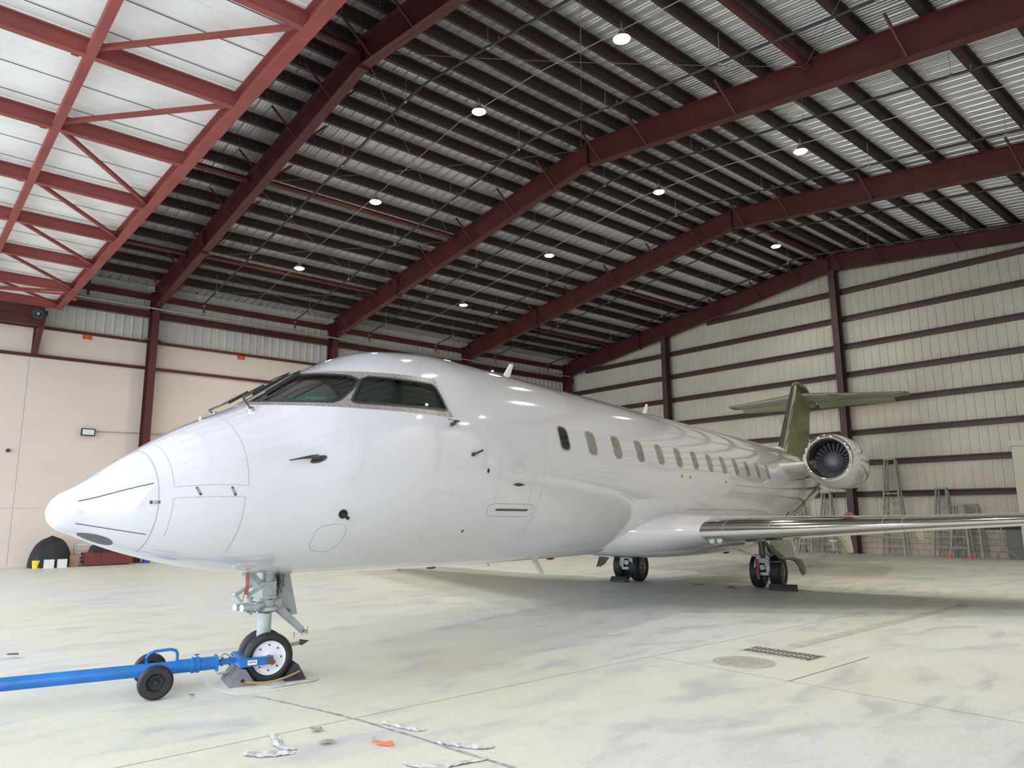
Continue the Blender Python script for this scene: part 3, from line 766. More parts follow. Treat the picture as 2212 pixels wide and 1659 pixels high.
# cockpit behind the glass
b = MB(); S2 = [-.62+.07*i for i in range(34)]
b.loft([[skin(s, 360*j/60, -.05) for j in range(60)] for s in S2], True, False)
b.add([skin(1.75, 360*j/60, -.05) for j in range(60)], [tuple(range(60))])
ck = b.build('cockpit', 'liner', AC)
b = MB(); b.loft([[(-.5, .06, 2.60), (.5, .06, 2.60), (.66, .38, 2.66), (-.66, .38, 2.66)], [(-.5, .06, 2.64), (.5, .06, 2.64), (.66, .38, 2.70), (-.66, .38, 2.70)]], False); b.box((0, .42, 2.5), (1.5, .05, .38)); b.build('glareshield', 'interiorblack', ck)
for t_ in (-.48, .48):
    b = MB(); rings = []
    for z, w_, d_ in ((2.30, .20, .06), (2.5, .22, .06), (2.66, .20, .055), (2.72, .12, .05), (2.76, .12, .05), (2.84, .14, .055), (2.90, .12, .045), (2.92, .06, .02)):
        rings.append([(t_+w_*cos(2*pi*k/16), .93+d_*sin(2*pi*k/16)+(z-2.3)*.1, z) for k in range(16)])
    b.loft(rings); b.build('pilot_seat', 'seat', ck)
b = MB(); b.box((-.1, 1.45, 2.9), (1.6, .04, .9)); b.box((.75, 1.36, 2.86), (.36, .1, .42)); bp_ = b.build('circuit_panel', 'panelgrey', ck)
b = MB()
for r_ in range(5):
    for c_ in range(13): b.box((.60+c_*.026, 1.305, 2.70+r_*.075), (.010, .012, .022))
    for c_ in range(20): b.box((-.5+c_*.045, 1.425, 2.70+r_*.075), (.016, .012, .022))
b.build('breakers', 'interiorblack', ck)
b = MB(); poly = [(-.21, 60), (.10, 44)]
pl = zline(-.19, .13, 2.712, 2.712, 6)+zline(.17, -.15, 2.785, 2.785, 6)
patch(b, pl, (), -.012, .05, skirt=False); plac = b.build('placard', 'placard', ck)
pm = skin(-.01, th_of(-.01, 2.742), -.010); e1 = (skin(.05, th_of(.05, 2.742))-skin(-.07, th_of(-.07, 2.742))).normalized()
e3 = (skin(-.01, th_of(-.01, 2.742), .02)-skin(-.01, th_of(-.01, 2.742))).normalized(); e2 = e3.cross(e1).normalized()
for txt, dv, sz in (('BRAKES OFF', .022, .036), ('OK TO', -.008, .030), ('TOW', -.032, .018)):
    q = pm+e2*dv+e3*.004
    mw = Matrix(((e1.x, e2.x, e3.x, q.x), (e1.y, e2.y, e3.y, q.y), (e1.z, e2.z, e3.z, q.z), (0, 0, 0, 1)))
    text_obj(txt, sz, 'placardtext', ck, mw, 'placard_text', .001)

# wipers
def wiper(sgn):
    b = MB()
    piv = skin(-.52, 90-sgn*22, .01); up_ = skin(-.52, 90-sgn*22, .13 if sgn > 0 else .05)+Vector((-.02*sgn, -.06, 0))
    mid = skin(-.36, 90-sgn*9, .10 if sgn > 0 else .06); tip = skin(.05, 90-sgn*5, .05); e = skin(.22, 90-sgn*4.5, .035)
    b.tube([piv, piv.lerp(up_, .55)+Vector((0, 0, .0)), up_, mid], .011, 8); w_ = b.build('wiper', 'darkmetal', AC)
    b = MB(); b.cyl(skin(-.52, 90-sgn*22, -.01), skin(-.52, 90-sgn*22, .03), .028, n=12); b.build('pivot', 'steelbright', w_)
    b = MB(); b.bar(mid+Vector((0, -.10, -.06)), mid+Vector((0, .12, .075)), .025, .03); b.tube([mid, tip, e], .006, 6); b.build('wiper_arm', 'seal', w_)
    b = MB(); a0 = skin(-.22, 90-sgn*7, .02); a1 = skin(.20, 90-sgn*5, .02); b.bar(a0, a1, .018, .035, (a1-a0).cross(Vector((1, 0, 0)))); b.build('blade', 'seal', w_)
wiper(1); wiper(-1)
b = MB(); b.tube([skin(-.88, 88, .005), skin(-.66, 87, .075), skin(-.50, 84, .13)], .005, 6); b.cyl(skin(-.88, 88, -.01), skin(-.86, 88, .02), .02, n=8); b.build('wiper_stay', 'conduit', AC)

# cabin windows
wpos = [3.641, 4.40, 5.185, 5.975, 6.765, 7.56, 8.335, 9.11, 9.885, 10.66, 11.42, 12.20, 13.0]
for i, s in enumerate(wpos):
    tc_ = 14.4 if i < 11 else 14.0
    base = [(s-.128, tc_-7.3), (s+.128, tc_-7.3), (s+.128, tc_+7.4), (s-.128, tc_+7.4)]
    o_ = roundp(base, .10, 6); b = MB(); patch(b, inset(o_, -.008), [inset(o_, .016)], .005, .5); w_ = b.build('cabin_window', 'frame' if i < 13 else 'frame', AC)
    b = MB(); patch(b, inset(o_, .014), (), .002, .09, skirt=False); p = b.build('pane', 'cabindark' if i == 0 else 'cabinpane', w_)
    if i == 0: w_['label'] = 'dark foremost cabin window'; p['label'] = 'dark pane'

# panel seams
def seam(*a_, **k_):
    q = MB(); ribbon(q, *a_, **k_); q.build('panel_seam', 'line', AC)
ring = lambda s, a, c: [(s, a+(c-a)*k/30) for k in range(31)]
seam(ring(-1.46, -70, 115), .007)
seam(ring(-1.355, 12, 80), .004); seam([(-1.355, 12), (-.79, 3)], .004); seam(ring(-.79, 3, 80), .004)
seam([(-1.355, 1), (-.81, -5)], .004); seam(ring(-.81, -5, -51), .004); seam(ring(-1.36, 1, -38), .004)
seam(ring(2.15, 20, 90), .003); seam(ring(3.09, -50, 90), .004); seam(ring(9.42, -20, 90), .006)
seam(ring(14.6, -60, 90), .006)
seam(roundp([(-.10, -30), (.20, -30), (.25, -42), (.16, -51), (-.07, -47)], .12, 6), .004, closed=True)
seam([(11.7+1.62*cos(2*pi*k/40), 10.5+9.6*sin(2*pi*k/40)) for k in range(40)], .010, closed=True)
seam([(2.408, -3.5), (2.605, -3.3), (2.62, -8.3), (2.408, -8.3)], .003, closed=True)
seam([(2.08, -27)]+[(2.10, -30.5), (2.2, -32), (2.93, -32), (3.03, -30), (3.05, -27.5), (2.96, -24.6), (2.2, -24.8), (2.12, -26)], .006, closed=True)
seam(ring(2.16, -24, -2), .003); seam(ring(2.86, -24, -6), .003)
seam([(8.03, -25), (11.5, -25), (12.8, -27), (13.9, -33), (14.6, -42)], .012)

b = MB()
for pth, st in (([(-1.32, .3), (-.85, -4.3)], .095), ([(-.845, -8), (-.845, -48)], .11), ([(-1.34, -8), (-1.34, -34)], .13), ([(-1.33, -40), (-.87, -50)], .095)):
    for q in dens(pth, st, False):
        p = skin(q[0], q[1], -.002); nn = (skin(q[0], q[1], .02)-skin(q[0], q[1], 0)).normalized(); b.cyl(p, p+nn*.004, .009, .006, n=8)
b.build('panel_screws', 'white', AC)
b = MB()
ribbon(b, [(-1.965, 25), (-1.49, 21)], .007, .002); ribbon(b, [(-1.965, -33), (-1.49, -38)], .007, .002); b.build('lightning_strips', 'seal', AC)
b = MB(); patch(b, [(-1.79+.13*cos(2*pi*k/24), -65+13*sin(2*pi*k/24)) for k in range(24)], (), .003, .05); b.build('radome_lens', 'radomelens', AC)
def latch(s, th, ds, dth, w=.03):
    b = MB(); p0, p1 = skin(s, th, .003), skin(s+ds, th+dth, .003); nn = (skin(s, th, .02)-skin(s, th, 0)).normalized()
    b.bar(p0, p1, w, .006, nn); o = b.build('latch', 'steelbright', AC)
    b = MB(); q = p0.lerp(p1, .75); b.bar(q, p1, w*.9, .009, nn); b.build('latch_lever', 'darkmetal', o)
    b = MB(); b.bar(p0, p0.lerp(p1, .2), w*.6, .009, nn); b.build('latch_hinge', 'darkmetal', o)
latch(-1.45, -1, -.07, 1.2); latch(-1.20, 8, .035, -7.5, .022); latch(-.93, 3.6, .035, -6.8, .022)

# probes and small fittings on the nose side
def nrm(s, th): return (skin(s, th, .02)-skin(s, th, 0)).normalized()
b = MB(); patch(b, [(-.175+.075*cos(2*pi*k/20), 11.2+1.9*sin(2*pi*k/20)) for k in range(20)], (), .010, .2)
b.tube([skin(-.16, 11.4, 0), skin(-.19, 12.4, .035), skin(-.25, 13.3, .06), skin(-.33, 14.0, .065), skin(-.45, 14.6, .06)], [.03, .026, .017, .011, .005], 8); b.build('pitot_probe', 'darkmetal', AC)
b = MB(); n_ = nrm(1.33, 14.4); p = skin(1.34, 14.1, 0); b.cyl(p-n_*.01, p+n_*.07, .022, n=10); b.tube([p+n_*.07+Vector((0, .05, .02)), p+n_*.07+Vector((0, -.12, .025))], [.014, .007], 8); b.build('temperature_probe', 'darkmetal', AC)
b = MB(); n_ = nrm(1.64, -.6); p = skin(1.64, -.6, 0); b.cyl(p-n_*.01, p+n_*.02, .022, n=12); b.bar(p+n_*.02, p+n_*.05+Vector((0, .13, .055)), .008, .022); b.build('angle_vane', 'darkmetal', AC)
b = MB(); n_ = nrm(.12, -24); p = skin(.115, -24, 0); b.cyl(p-n_*.01, p+n_*.012, .045, n=16); b.bar(p+n_*.02+Vector((0, -.02, .01)), p+n_*.05+Vector((0, .05, -.03)), .012, .03); b.build('stall_vane', 'interiorblack', AC)
for s_, th_, r_, m_ in ((1.927, -8.3, .022, 'darkmetal'), (1.85, -41, .018, 'darkmetal'), (7.591, .1, .022, 'darkmetal'), (7.976, .1, .022, 'darkmetal'), (9.883, -.6, .022, 'darkmetal')):
    b = MB(); patch(b, [(s_+r_*cos(2*pi*k/12), th_+r_*1.3/RV*sin(2*pi*k/12)) for k in range(12)], (), .003, .2); b.build('vent_port', m_, AC)
b = MB(); patch(b, [(2.44, -14.3), (2.52, -13.4), (2.58, -13.3), (2.71, -14.0), (2.60, -15.0), (2.53, -15.1)], (), .004, .2); b.build('door_handle_plate', 'darkmetal', AC)
b = MB(); patch(b, [(2.25, -27.6), (2.91, -27.4), (2.91, -28.5), (2.25, -28.7)], (), .004, .2); b.build('door_grip', 'darkmetal', AC)
# belly and crown antennas
def blade(base, tip, c0, c1, th, m, nm):
    b = MB(); rings = []
    for p, c in ((base, c0), (tip, c1)):
        p = Vector(p); rings.append([p+Vector((th*sin(2*pi*k/16)*(.35+.65*(c/c0)), c/2*-cos(2*pi*k/16), 0)) for k in range(16)])
    b.loft(rings); return b.build(nm, m, AC)
blade((0, 4.08, 3.58), (0, 4.27, 3.87), .22, .10, .02, 'whiteflat', 'blade_antenna')
blade((0, 9.02, 3.54), (0, 9.17, 3.82), .22, .10, .02, 'whiteflat', 'blade_antenna')
blade((0, 4.78, .95), (0, 5.06, .66), .20, .10, .02, 'whiteflat', 'blade_antenna')
blade((0, 1.83, 1.0), (0, 1.87, .91), .08, .05, .01, 'gearpaint', 'blade_antenna')
blade((0, 3.6, 1.0), (0, 3.68, .86), .10, .05, .01, 'whiteflat', 'blade_antenna')
b = MB(); b.lathe([(.075, .02), (.075, -.02), (.055, -.05), (0, -.06)], (0, 2.45, .96), (0, 0, 1), 16); b.build('drain_mast', 'darkmetal', AC)
b = MB(); b.lathe([(.09, .03), (.085, -.02), (.055, -.06), (0, -.07)], (0, 5.3, .93), (0, 0, 1), 16); b.build('belly_beacon', 'redlens', AC)
b = MB(); rings = []
for k in range(15):
    s_ = 2.35+k*.12; u = sin(pi*k/14)**.35 if 0 < k < 14 else .05
    rings.append([Vector((.09*u*cos(2*pi*j/12), s_, fz(s_)[0]-.01+.045*u*max(-.2, sin(2*pi*j/12)))) for j in range(12)])
b.loft(rings); b.cyl((0, 3.78, 3.6), (0, 3.78, 3.70), .02, n=8); b.build('crown_antenna_fairing', 'whiteflat', AC)

# belly fairing
b = MB(); rings = []
kk = [6.0, 6.4, 7.0, 8.0, 9.5, 12.0, 13.3, 14.2, 14.9]
hw = pchip(kk, [.15, .75, 1.15, 1.40, 1.45, 1.45, 1.30, .85, .1]); zb_ = pchip(kk, [.96, .90, .83, .76, .72, .71, .78, .92, 1.12]); ztp = pchip(kk, [1.0, 1.15, 1.35, 1.55, 1.62, 1.62, 1.55, 1.35, 1.2])
for k in range(46):
    s_ = 6.0+8.9*k/45; w_ = hw(s_); z0 = zb_(s_); z1 = ztp(s_); ring_ = []
    for j in range(48):
        a = 2*pi*j/48; ca, sa = cos(a), sin(a)
        ring_.append(Vector((w_*math.copysign(abs(ca)**.62, ca), s_, (z0+z1)/2+(z1-z0)/2*math.copysign(abs(sa)**.75, sa))))
    rings.append(ring_)
b.loft(rings); b.build('belly_fairing', 'white', AC)

# wings --------------------------------------------------------------------
def airfoil(le, chord, z, t, tk, n=22, camber=.012, sg=1, nose=1.0):
    pts = []
    for k in range(2*n):
        u = k/(2*n)*2*pi; x = (1+cos(u))/2            # 1 -> 0 -> 1
        yt = tk*5*chord*(.2969*sqrt(x)-.126*x-.3516*x*x+.2843*x**3-.1036*x**4)
        up_ = 1 if k < n else -1
        yc = camber*chord*4*x*(1-x)*.5
        pts.append(Vector((sg*t, le+x*chord, z+yc+up_*yt*(1.0 if up_ > 0 else 1.02)-x*x*chord*.035)))
    return pts
ST = [(1.80, 7.10, 4.55, 1.275, .105), (3.3, 7.87, 3.75, 1.325, .098), (4.8, 8.635, 2.95, 1.385, .09), (6.3, 9.40, 2.45, 1.445, .088), (8.2, 10.37, 1.85, 1.52, .088), (9.9, 11.24, 1.30, 1.59, .088)]
GL = [(.60, 5.75, 6.3, 1.20, .115), (.95, 6.15, 5.9, 1.22, .125), (1.22, 6.50, 5.4, 1.245, .125), (1.42, 6.74, 5.1, 1.255, .115), (1.62, 6.94, 4.80, 1.265, .108), (1.80, 7.10, 4.55, 1.275, .105)]
NA = 22
for sg in (1, -1):
    secs = [airfoil(l, c, z, t_, k, NA, sg=sg) for t_, l, c, z, k in ST]
    b = MB(); fs = []; n = 2*NA; le0, le1 = NA-6, NA+6
    vs = [p for r in secs for p in r]
    for i in range(len(secs)-1):
        for j in range(n):
            if le0 <= j < le1: continue
            fs.append((i*n+j, i*n+(j+1) % n, (i+1)*n+(j+1) % n, (i+1)*n+j))
    b.add(vs, fs, True); b.add(secs[-1], [tuple(range(n))])
    wg = b.build('wing', 'wingmetal', AC)
    b = MB(); fs = []
    for i in range(len(secs)-1):
        for j in range(le0, le1): fs.append((i*n+j, i*n+j+1, (i+1)*n+j+1, (i+1)*n+j))
    b.add(vs, fs, True); le = b.build('leading_edge', 'chrome', wg)
    b = MB()
    for t_ in (2.12, 2.78, 2.98, 4.35, 4.62):
        for i in range(len(ST)-1):
            if ST[i][0] <= t_ < ST[i+1][0]:
                u = (t_-ST[i][0])/(ST[i+1][0]-ST[i][0]); A = [secs[i][j].lerp(secs[i+1][j], u) for j in range(le0, le1+1)]
                c = sum(A, Vector())/len(A); A = [p+(p-c).normalized()*.0015 for p in A]
                B_ = [p+Vector((sg*.006, .003, 0)) for p in A]; b.loft([A, B_], False, False, False)
    b.build('slat_joint', 'line', wg)
    g = [airfoil(l, c, z, t_, k, NA, sg=sg) for t_, l, c, z, k in GL]
    b = MB(); b.loft(g, True, True); b.build('wing_root_fairing', 'white', AC)
    # winglet
    b = MB(); b.loft([[p for p in airfoil(11.24, 1.3, 1.59, 9.9, .088, 10, sg=sg)], [p for p in airfoil(11.75, .95, 1.9, 10.3, .07, 10, sg=sg)], [p for p in airfoil(12.3, .5, 2.75, 10.6, .06, 10, sg=sg)]]); b.build('winglet', 'whiteflat', wg)
    # drooped flaps
    b = MB(); b.loft([[Vector((sg*t_, 12.3+x, z_)) for x, z_ in ((0, 1.02), (.16, .80), (.30, .56), (.33, .57), (.22, .84), (.06, 1.06))] for t_ in (1.25, 1.60, 1.90)], False); b.build('flap', 'cream', wg)
    for t_, s_, z_, k_ in ((2.95, 12.4, 1.16, 1.0), (4.40, 12.3, 1.30, .6)):
        b = MB(); b.loft([[Vector((sg*(t_+dx), s_+y*k_, z_+z*k_)) for y, z in ((-.6, -.05), (.1, -.18), (.75, -.48), (.80, -.44), (.55, -.05))] for dx in (-.05, .05)], False); b.build('flap_track_fairing', 'cream', wg)
    # landing lights in the leading edge
    if sg == 1:
        i = 0
        def le_pt(t_, j, off=0):
            u = (t_-1.8)/1.5; p = secs[0][j].lerp(secs[1][j], u); q = secs[0][j+1].lerp(secs[1][j+1], u); d = (q-p).normalized(); nn = Vector((1, 0, 0)).cross(d); 
            if nn.z > 0: nn = -nn
            return p+nn*off, nn
        b = MB(); A = [[le_pt(t_, j, .004)[0] for j in range(NA+2, NA+6)] for t_ in (1.84, 1.98, 2.10)]
        b.loft(A, False, False, False); lp = b.build('landing_light_panel', 'frame', wg)
        for t_ in (1.91, 2.02):
            p, nn = le_pt(t_, NA+3, .006); nn = Vector((0, -1, -.15)); p = p+Vector((0, .01, -.02))
            b = MB(); b.lathe([(.052, 0), (.048, .012), (.0, .018)], p, nn, 20); b.build('landing_light', 'lightglass', wg)

# T tail ----------------------------------------------------------------------
b = MB(); secF = []
def finsec(z, le, te, tk, n=20):
    r = []
    for k in range(2*n):
        u = k/(2*n)*2*pi; x = (1+cos(u))/2; yt = tk*5*(te-le)*(.2969*sqrt(x)-.126*x-.3516*x*x+.2843*x**3-.1036*x**4)
        r.append(Vector((yt if k < n else -yt, le+x*(te-le), z)))
    return r
FS = [(3.05, 18.55, 22.35, .10), (3.6, 19.02, 22.7, .10), (4.6, 19.93, 23.15, .10), (5.45, 20.72, 23.5, .10), (5.9, 21.15, 23.62, .09)]
secF = [finsec(*q) for q in FS]
n = 40
vs = [p for r in secF for p in r]; fs = []; fl = []
for i in range(len(secF)-1):
    for j in range(n):
        f = (i*n+j, i*n+(j+1) % n, (i+1)*n+(j+1) % n, (i+1)*n+j)
        (fl if 16 <= j < 24 else fs).append(f)
b.add(vs, fs, True)
top = [finsec(5.9, 21.15, 23.62, .09), finsec(6.0, 21.3, 23.45, .10), finsec(6.08, 21.55, 23.2, .09), finsec(6.12, 21.9, 22.9, .05)]
b.loft(top, True, True)
fin = b.build('vertical_fin', 'green', AC)
b = MB(); b.add(vs, fl, True); b.build('fin_leading_edge', 'chrome', fin)
b = MB(); b.loft([[Vector((.14*cos(2*pi*j/16)*u, s_, z_+.16*u*sin(2*pi*j/16))) for j in range(16)] for s_, z_, u in ((18.2, 3.42, .1), (18.45, 3.45, .6), (18.8, 3.47, .9), (19.3, 3.42, 1.1), (20.2, 3.3, 1.2))]); b.build('fin_root_fairing', 'whiteflat', AC)
b = MB(); b.box((.13, 22.2, 4.75), (.05, .3, .05)); b.build('rudder_actuator_fairing', 'green2', fin)
for sg in (1, -1):
    hs = [(.06, 21.75, 2.15, 5.66, .085), (1.2, 22.45, 1.72, 5.66, .08), (2.7, 23.35, 1.15, 5.68, .08), (3.1, 23.62, .95, 5.70, .07)]
    secs = [airfoil(l, c, z, t_, k, 16, sg=sg, camber=-.005) for t_, l, c, z, k in hs]
    vs = [p for r in secs for p in r]; n = 32; fs = []; fl = []
    for i in range(3):
        for j in range(n):
            f = (i*n+j, i*n+(j+1) % n, (i+1)*n+(j+1) % n, (i+1)*n+j)
            (fl if 13 <= j < 19 else fs).append(f)
    b = MB(); b.add(vs, fs, True); b.loft([secs[-1], airfoil(23.8, .7, 5.71, sg*sg*3.18, .05, 16, sg=sg), airfoil(24.0, .42, 5.715, 3.22, .03, 16, sg=sg)], True)
    st = b.build('horizontal_stabilizer', 'green2', AC)
    b = MB(); b.add(vs, fl, True); b.build('stabilizer_leading_edge', 'chrome', st)
    b = MB(); b.loft([[Vector((sg*t_, 0, 0))+Vector((0, s_+x*cos(.28), z_-x*sin(.28))) for x, z_ in ((0, 5.60), (.5*c_, 5.585), (c_, 5.59), (c_, 5.57), (.5*c_, 5.54), (0, 5.54))] for t_, s_, c_ in ((.25, 23.45, .62), (2.72, 24.2, .32))], False); b.build('elevator', 'green2', st)
b = MB()
rr = []
for k in range(12):
    u = k/11; r_ = .21*max(.05, sin(pi*(.10+.80*u)))**.6; rr.append([Vector((r_*.8*cos(2*pi*j/16), 21.9+2.2*u, 5.60-.04*u+r_*.9*sin(2*pi*j/16))) for j in range(16)])
b.loft(rr); b.build('tail_bullet_fairing', 'green', AC)

# engines ---------------------------------------------------------------------------
def engine(sg):
    tx, s0, zc = 2.22*sg, 15.05, 2.93; AX = Vector((-.015*sg, 1, -.045)).normalized()
    def ce(d): return Vector((tx, s0, zc))+AX*d
    prof_o = [(.485, .14), (.492, .07), (.515, .018), (.55, 0), (.585, .02), (.605, .07)]
    b = MB(); b.lathe(prof_o, (tx, s0, zc), AX, 48)
    ln = None
    nb = MB(); nb.lathe([(.605, .07), (.65, .25), (.695, .60), (.715, 1.0), (.70, 1.6), (.64, 2.3), (.54, 3.0), (.45, 3.6), (.42, 3.65)], (tx, s0, zc), AX, 48)
    na = nb.build('engine_nacelle', 'white', AC)
    b.build('inlet_lip', 'chrome', na)
    b = MB(); b.lathe([(.485, .14), (.475, .30), (.50, .65), (.50, 1.3)], (tx, s0, zc), AX, 48); b.build('inlet_duct', 'ductgrey', na)
    b = MB()
    for k in range(24):
        a = 2*pi*k/24; x = Vector((cos(a), 0, sin(a))); tt = Vector((-sin(a), 0, cos(a))); pts = []
        for r_, tw, w_ in ((.17, .35, .05), (.34, .65, .055), (.49, .85, .062)):
            c = ce(.90)+x*r_; d = tt*sin(tw)*w_+Vector((0, 1, 0))*cos(tw)*w_; pts.append((c-d, c+d))
        for q in range(2):
            A, B_ = pts[q]; C_, D_ = pts[q+1]; nn = (B_-A).cross(C_-A).normalized()*.004
            b.add([A+nn, B_+nn, D_+nn, C_+nn, A-nn, B_-nn, D_-nn, C_-nn], [(0, 1, 2, 3), (7, 6, 5, 4), (0, 4, 5, 1), (3, 2, 6, 7), (0, 3, 7, 4), (1, 5, 6, 2)])
    b.build('fan_blades', 'blade', na)
    b = MB(); b.lathe([(0, .62), (.08, .63), (.16, .67), (.222, .76), (.235, .95)], (tx, s0, zc), AX, 32); sp = b.build('spinner', 'spinner', na)
    b = MB()
    for k in range(26):
        a = 2*pi*k/26; p = ce(.77)+Vector((.224*cos(a), 0, .224*sin(a))); b.cyl(p, p+Vector((0, -.012, 0)), .007, n=6)
    b.build('spinner_bolts', 'bolt', na)
    b = MB(); b.lathe([(.50, 1.28), (.0, 1.3)], (tx, s0, zc), AX, 32); b.build('fan_back', 'interiorblack', na)
    b = MB(); b.lathe([(.42, 3.65), (.39, 3.5), (0, 3.5)], (tx, s0, zc), AX, 32); b.build('exhaust', 'darkmetal', na)
    # pylon
    b = MB(); rr = []
    for t_, l, c, z in ((.9, 14.15, 4.6, 2.70), (1.25, 14.55, 4.0, 2.74), (1.75, 15.25, 3.3, 2.83)):
        r = []
        for k in range(32):
            u = k/32*2*pi; x = (1+cos(u))/2; yt = .08*5*c*(.2969*sqrt(x)-.126*x-.3516*x*x+.2843*x**3-.1036*x**4); r.append(Vector((sg*t_, l+x*c, z+(yt if k < 16 else -yt))))
        rr.append(r)
    b.loft(rr); b.build('engine_pylon', 'white', AC)
engine(1); engine(-1)

# landing gear -----------------------------------------------------------------------
def wheel(parent, c, ax, R, w, rimR, rm, holes=9, flat=False):
    c = Vector(c); ax = Vector(ax).normalized()
    h = w/2
    b = MB(); b.lathe([(rimR, -h*.80), (rimR*1.12, -h*.98), (R*.80, -h), (R*.93, -h*.86), (R*.985, -h*.62), (R, -h*.3), (R, -h*.22), (R*.985, -h*.2), (R, -h*.18), (R, h*.18), (R*.985, h*.2), (R, h*.22), (R, h*.3), (R*.985, h*.62), (R*.93, h*.86), (R*.80, h), (rimR*1.12, h*.98), (rimR, h*.80)], c, ax, 48); ty = b.build('tyre', 'tyre', parent)
    b = MB()
    for sg in (1, -1):
        b.lathe([(rimR, h*.80), (rimR*1.0, h*.70), (rimR*.94, h*.66), (rimR*.90, h*.40), (rimR*.55, h*.36), (rimR*.30, h*.55), (rimR*.26, h*.62), (rimR*.2, h*.62), (0, h*.60)], c, ax*sg, 40)
    rm_ = b.build('wheel_rim', rm, parent)
    x, y = MB().frame(ax); b = MB()
    for k in range(holes):
        a = 2*pi*k/holes; p = c+(x*cos(a)+y*sin(a))*rimR*.74
        for sg in (1, -1): b.cyl(p+ax*sg*h*.36, p+ax*sg*h*.55, R*.038, n=8)
    b.cyl(c+ax*h*.5, c+ax*h*.72, rimR*.18, n=12)
    b.build('wheel_bolts', 'darkmetal', parent)
# nose gear
b = MB(); b.cyl((0, -.03, .40), (0, -.03, .66), .068, n=24); b.cyl((0, -.03, .26), (0, -.03, .42), .045, n=20); b.cyl((0, -.03, .40), (0, -.03, .415), .073, n=24)
ng = b.build('nose_gear', 'gearpaint', AC); ng['label'] = 'grey nose landing gear strut'
b = MB(); b.cyl((0, -.02, .66), (0, -.02, .92), .085, n=24); b.box((.02, -.06, .86), (.16, .16, .16)); b.cyl((0, -.02, .90), (0, 0, 1.08), .06, n=16)
b.lathe([(.09, 0), (.115, .015), (.115, .03), (.09, .045)], (0, -.02, .77), (0, 0, 1), 24); b.lathe([(.09, 0), (.12, .01), (.12, .04), (.09, .05)], (0, -.02, .655), (0, 0, 1), 24); b.cyl((.08, -.05, .85), (.115, -.05, .85), .035, n=12); b.build('upper_cylinder', 'gearpaint', ng)
for sx in (.055, -.055):
    b = MB(); b.cyl((sx, -.10, .715), (sx, -.33, .715), .033, n=18); b.cyl((sx, -.12, .715), (sx, -.20, .715), .042, n=18); b.cyl((sx*1.3, -.15, .76), (sx*1.3, -.15, .80), .018, n=8); ac = b.build('steering_actuator', 'gearpaint', ng)
    b = MB(); b.cyl((sx, -.33, .715), (sx, -.337, .715), .034, n=18); b.build('actuator_cap', 'caps', ng)
    b = MB(); b.cyl((sx*1.5, -.10, .93), (sx*1.7, -.31, .83), .020, n=10); b.cyl((sx*1.7, -.31, .83), (sx*1.4, -.25, .755), .014, n=8); b.cyl((sx*1.7-.02, -.31, .83), (sx*1.7+.02, -.31, .83), .022, n=8); b.build('door_link', 'gearpaint', ng)
b = MB(); b.bar((.0, -.26, 1.04), (0, -.10, .90), .12, .06); b.bar((.05, -.30, 1.0), (.05, -.24, 1.02), .04, .05); b.build('drag_brace', 'gearpaint', ng)
b = MB()
random.seed(3)
for k in range(22):
    p = Vector((random.uniform(-.09, .10), random.uniform(-.26, .02), random.uniform(.64, .70))); b.cyl(p, p+Vector((0, random.uniform(-.03, .03), .03)), random.uniform(.008, .018), n=6)
b.tube([(.06, -.15, .66), (.07, -.05, .64), (.08, .05, .66)], .008, 6)
b.build('hydraulic_fittings', 'gearpaint2', ng)
b = MB(); 
for q in ((.05, .04), (.03, .065), (.07, .055)):
    b.tube([(q[0], q[1], 1.03), (q[0]+.02, q[1]+.015, .93), (q[0], q[1]+.01, .86), (q[0]+.03, q[1]-.02, .79), (.09, -.05, .77)], .006, 6)
b.build('hydraulic_hoses', 'interiorblack', ng)
b = MB(); b.cyl((.05, .06, .86), (.05, .06, .92), .010, n=8); b.build('brass_fitting', 'rope', ng)
b = MB(); b.bar((.02, .08, .71), (.02, .42, .42), .05, .055); b.bar((-.04, .06, .70), (0, .38, .44), .03, .03); b.box((.0, .07, .72), (.13, .09, .09)); b.cyl((-.075, .08, .72), (.075, .08, .72), .036, n=12); tl = b.build('torque_link', 'gearpaint', ng)
b = MB(); b.cyl((-.03, .44, .405), (.05, .45, .40), .022, n=10); b.cyl((.04, .40, .43), (.045, .405, .37), .005, n=6); b.cyl((.05, .47, .45), (.05, .475, .37), .005, n=6); b.cyl((-.02, .36, .40), (-.02, .36, .34), .005, n=6); b.build('link_pin', 'steelbright', ng)
b = MB(); b.prism([(-.10, .09, 1.03), (-.10, .30, 1.03), (-.10, .43, .57), (-.10, .30, .575), (-.10, .20, .72), (-.10, .09, .86)], (.03, 0, 0)); nd = b.build('nose_gear_door', 'gearpaint', ng)
b = MB(); b.box((-.062, .20, .92), (.012, .07, .12)); b.bar((-.06, .15, .70), (-.05, .30, .62), .012, .012); b.cyl((-.075, .30, .62), (-.04, .30, .62), .018, n=8)
for k in range(4): b.box((-.066, .12+k*.03, .83), (.006, .018, .05))
b.build('door_fittings', 'gearpaint2', ng)
nwr = radians(-24.5); nax = Vector((cos(nwr), sin(nwr), 0))
for sg in (1, -1): wheel(ng, Vector((0, .0, .232))+nax*.135*sg, nax, .232, .115, .158, 'rim', 8)
b = MB(); b.cyl(Vector((0, 0, .232))-nax*.21, Vector((0, 0, .232))+nax*.21, .024, n=14); b.build('axle', 'steelbright', ng)
b = MB(); b.bar((-.22, .05, .225), (-.22, .62, .245), .02, .04); b.build('tow_arm', 'gearpaint', ng)
b = MB(); b.prism([(-.23, .60, .28), (-.23, .72, .25), (-.23, .62, .215), (-.23, .58, .235)], (.02, 0, 0)); b.build('tow_arm_tip', 'rust', ng)
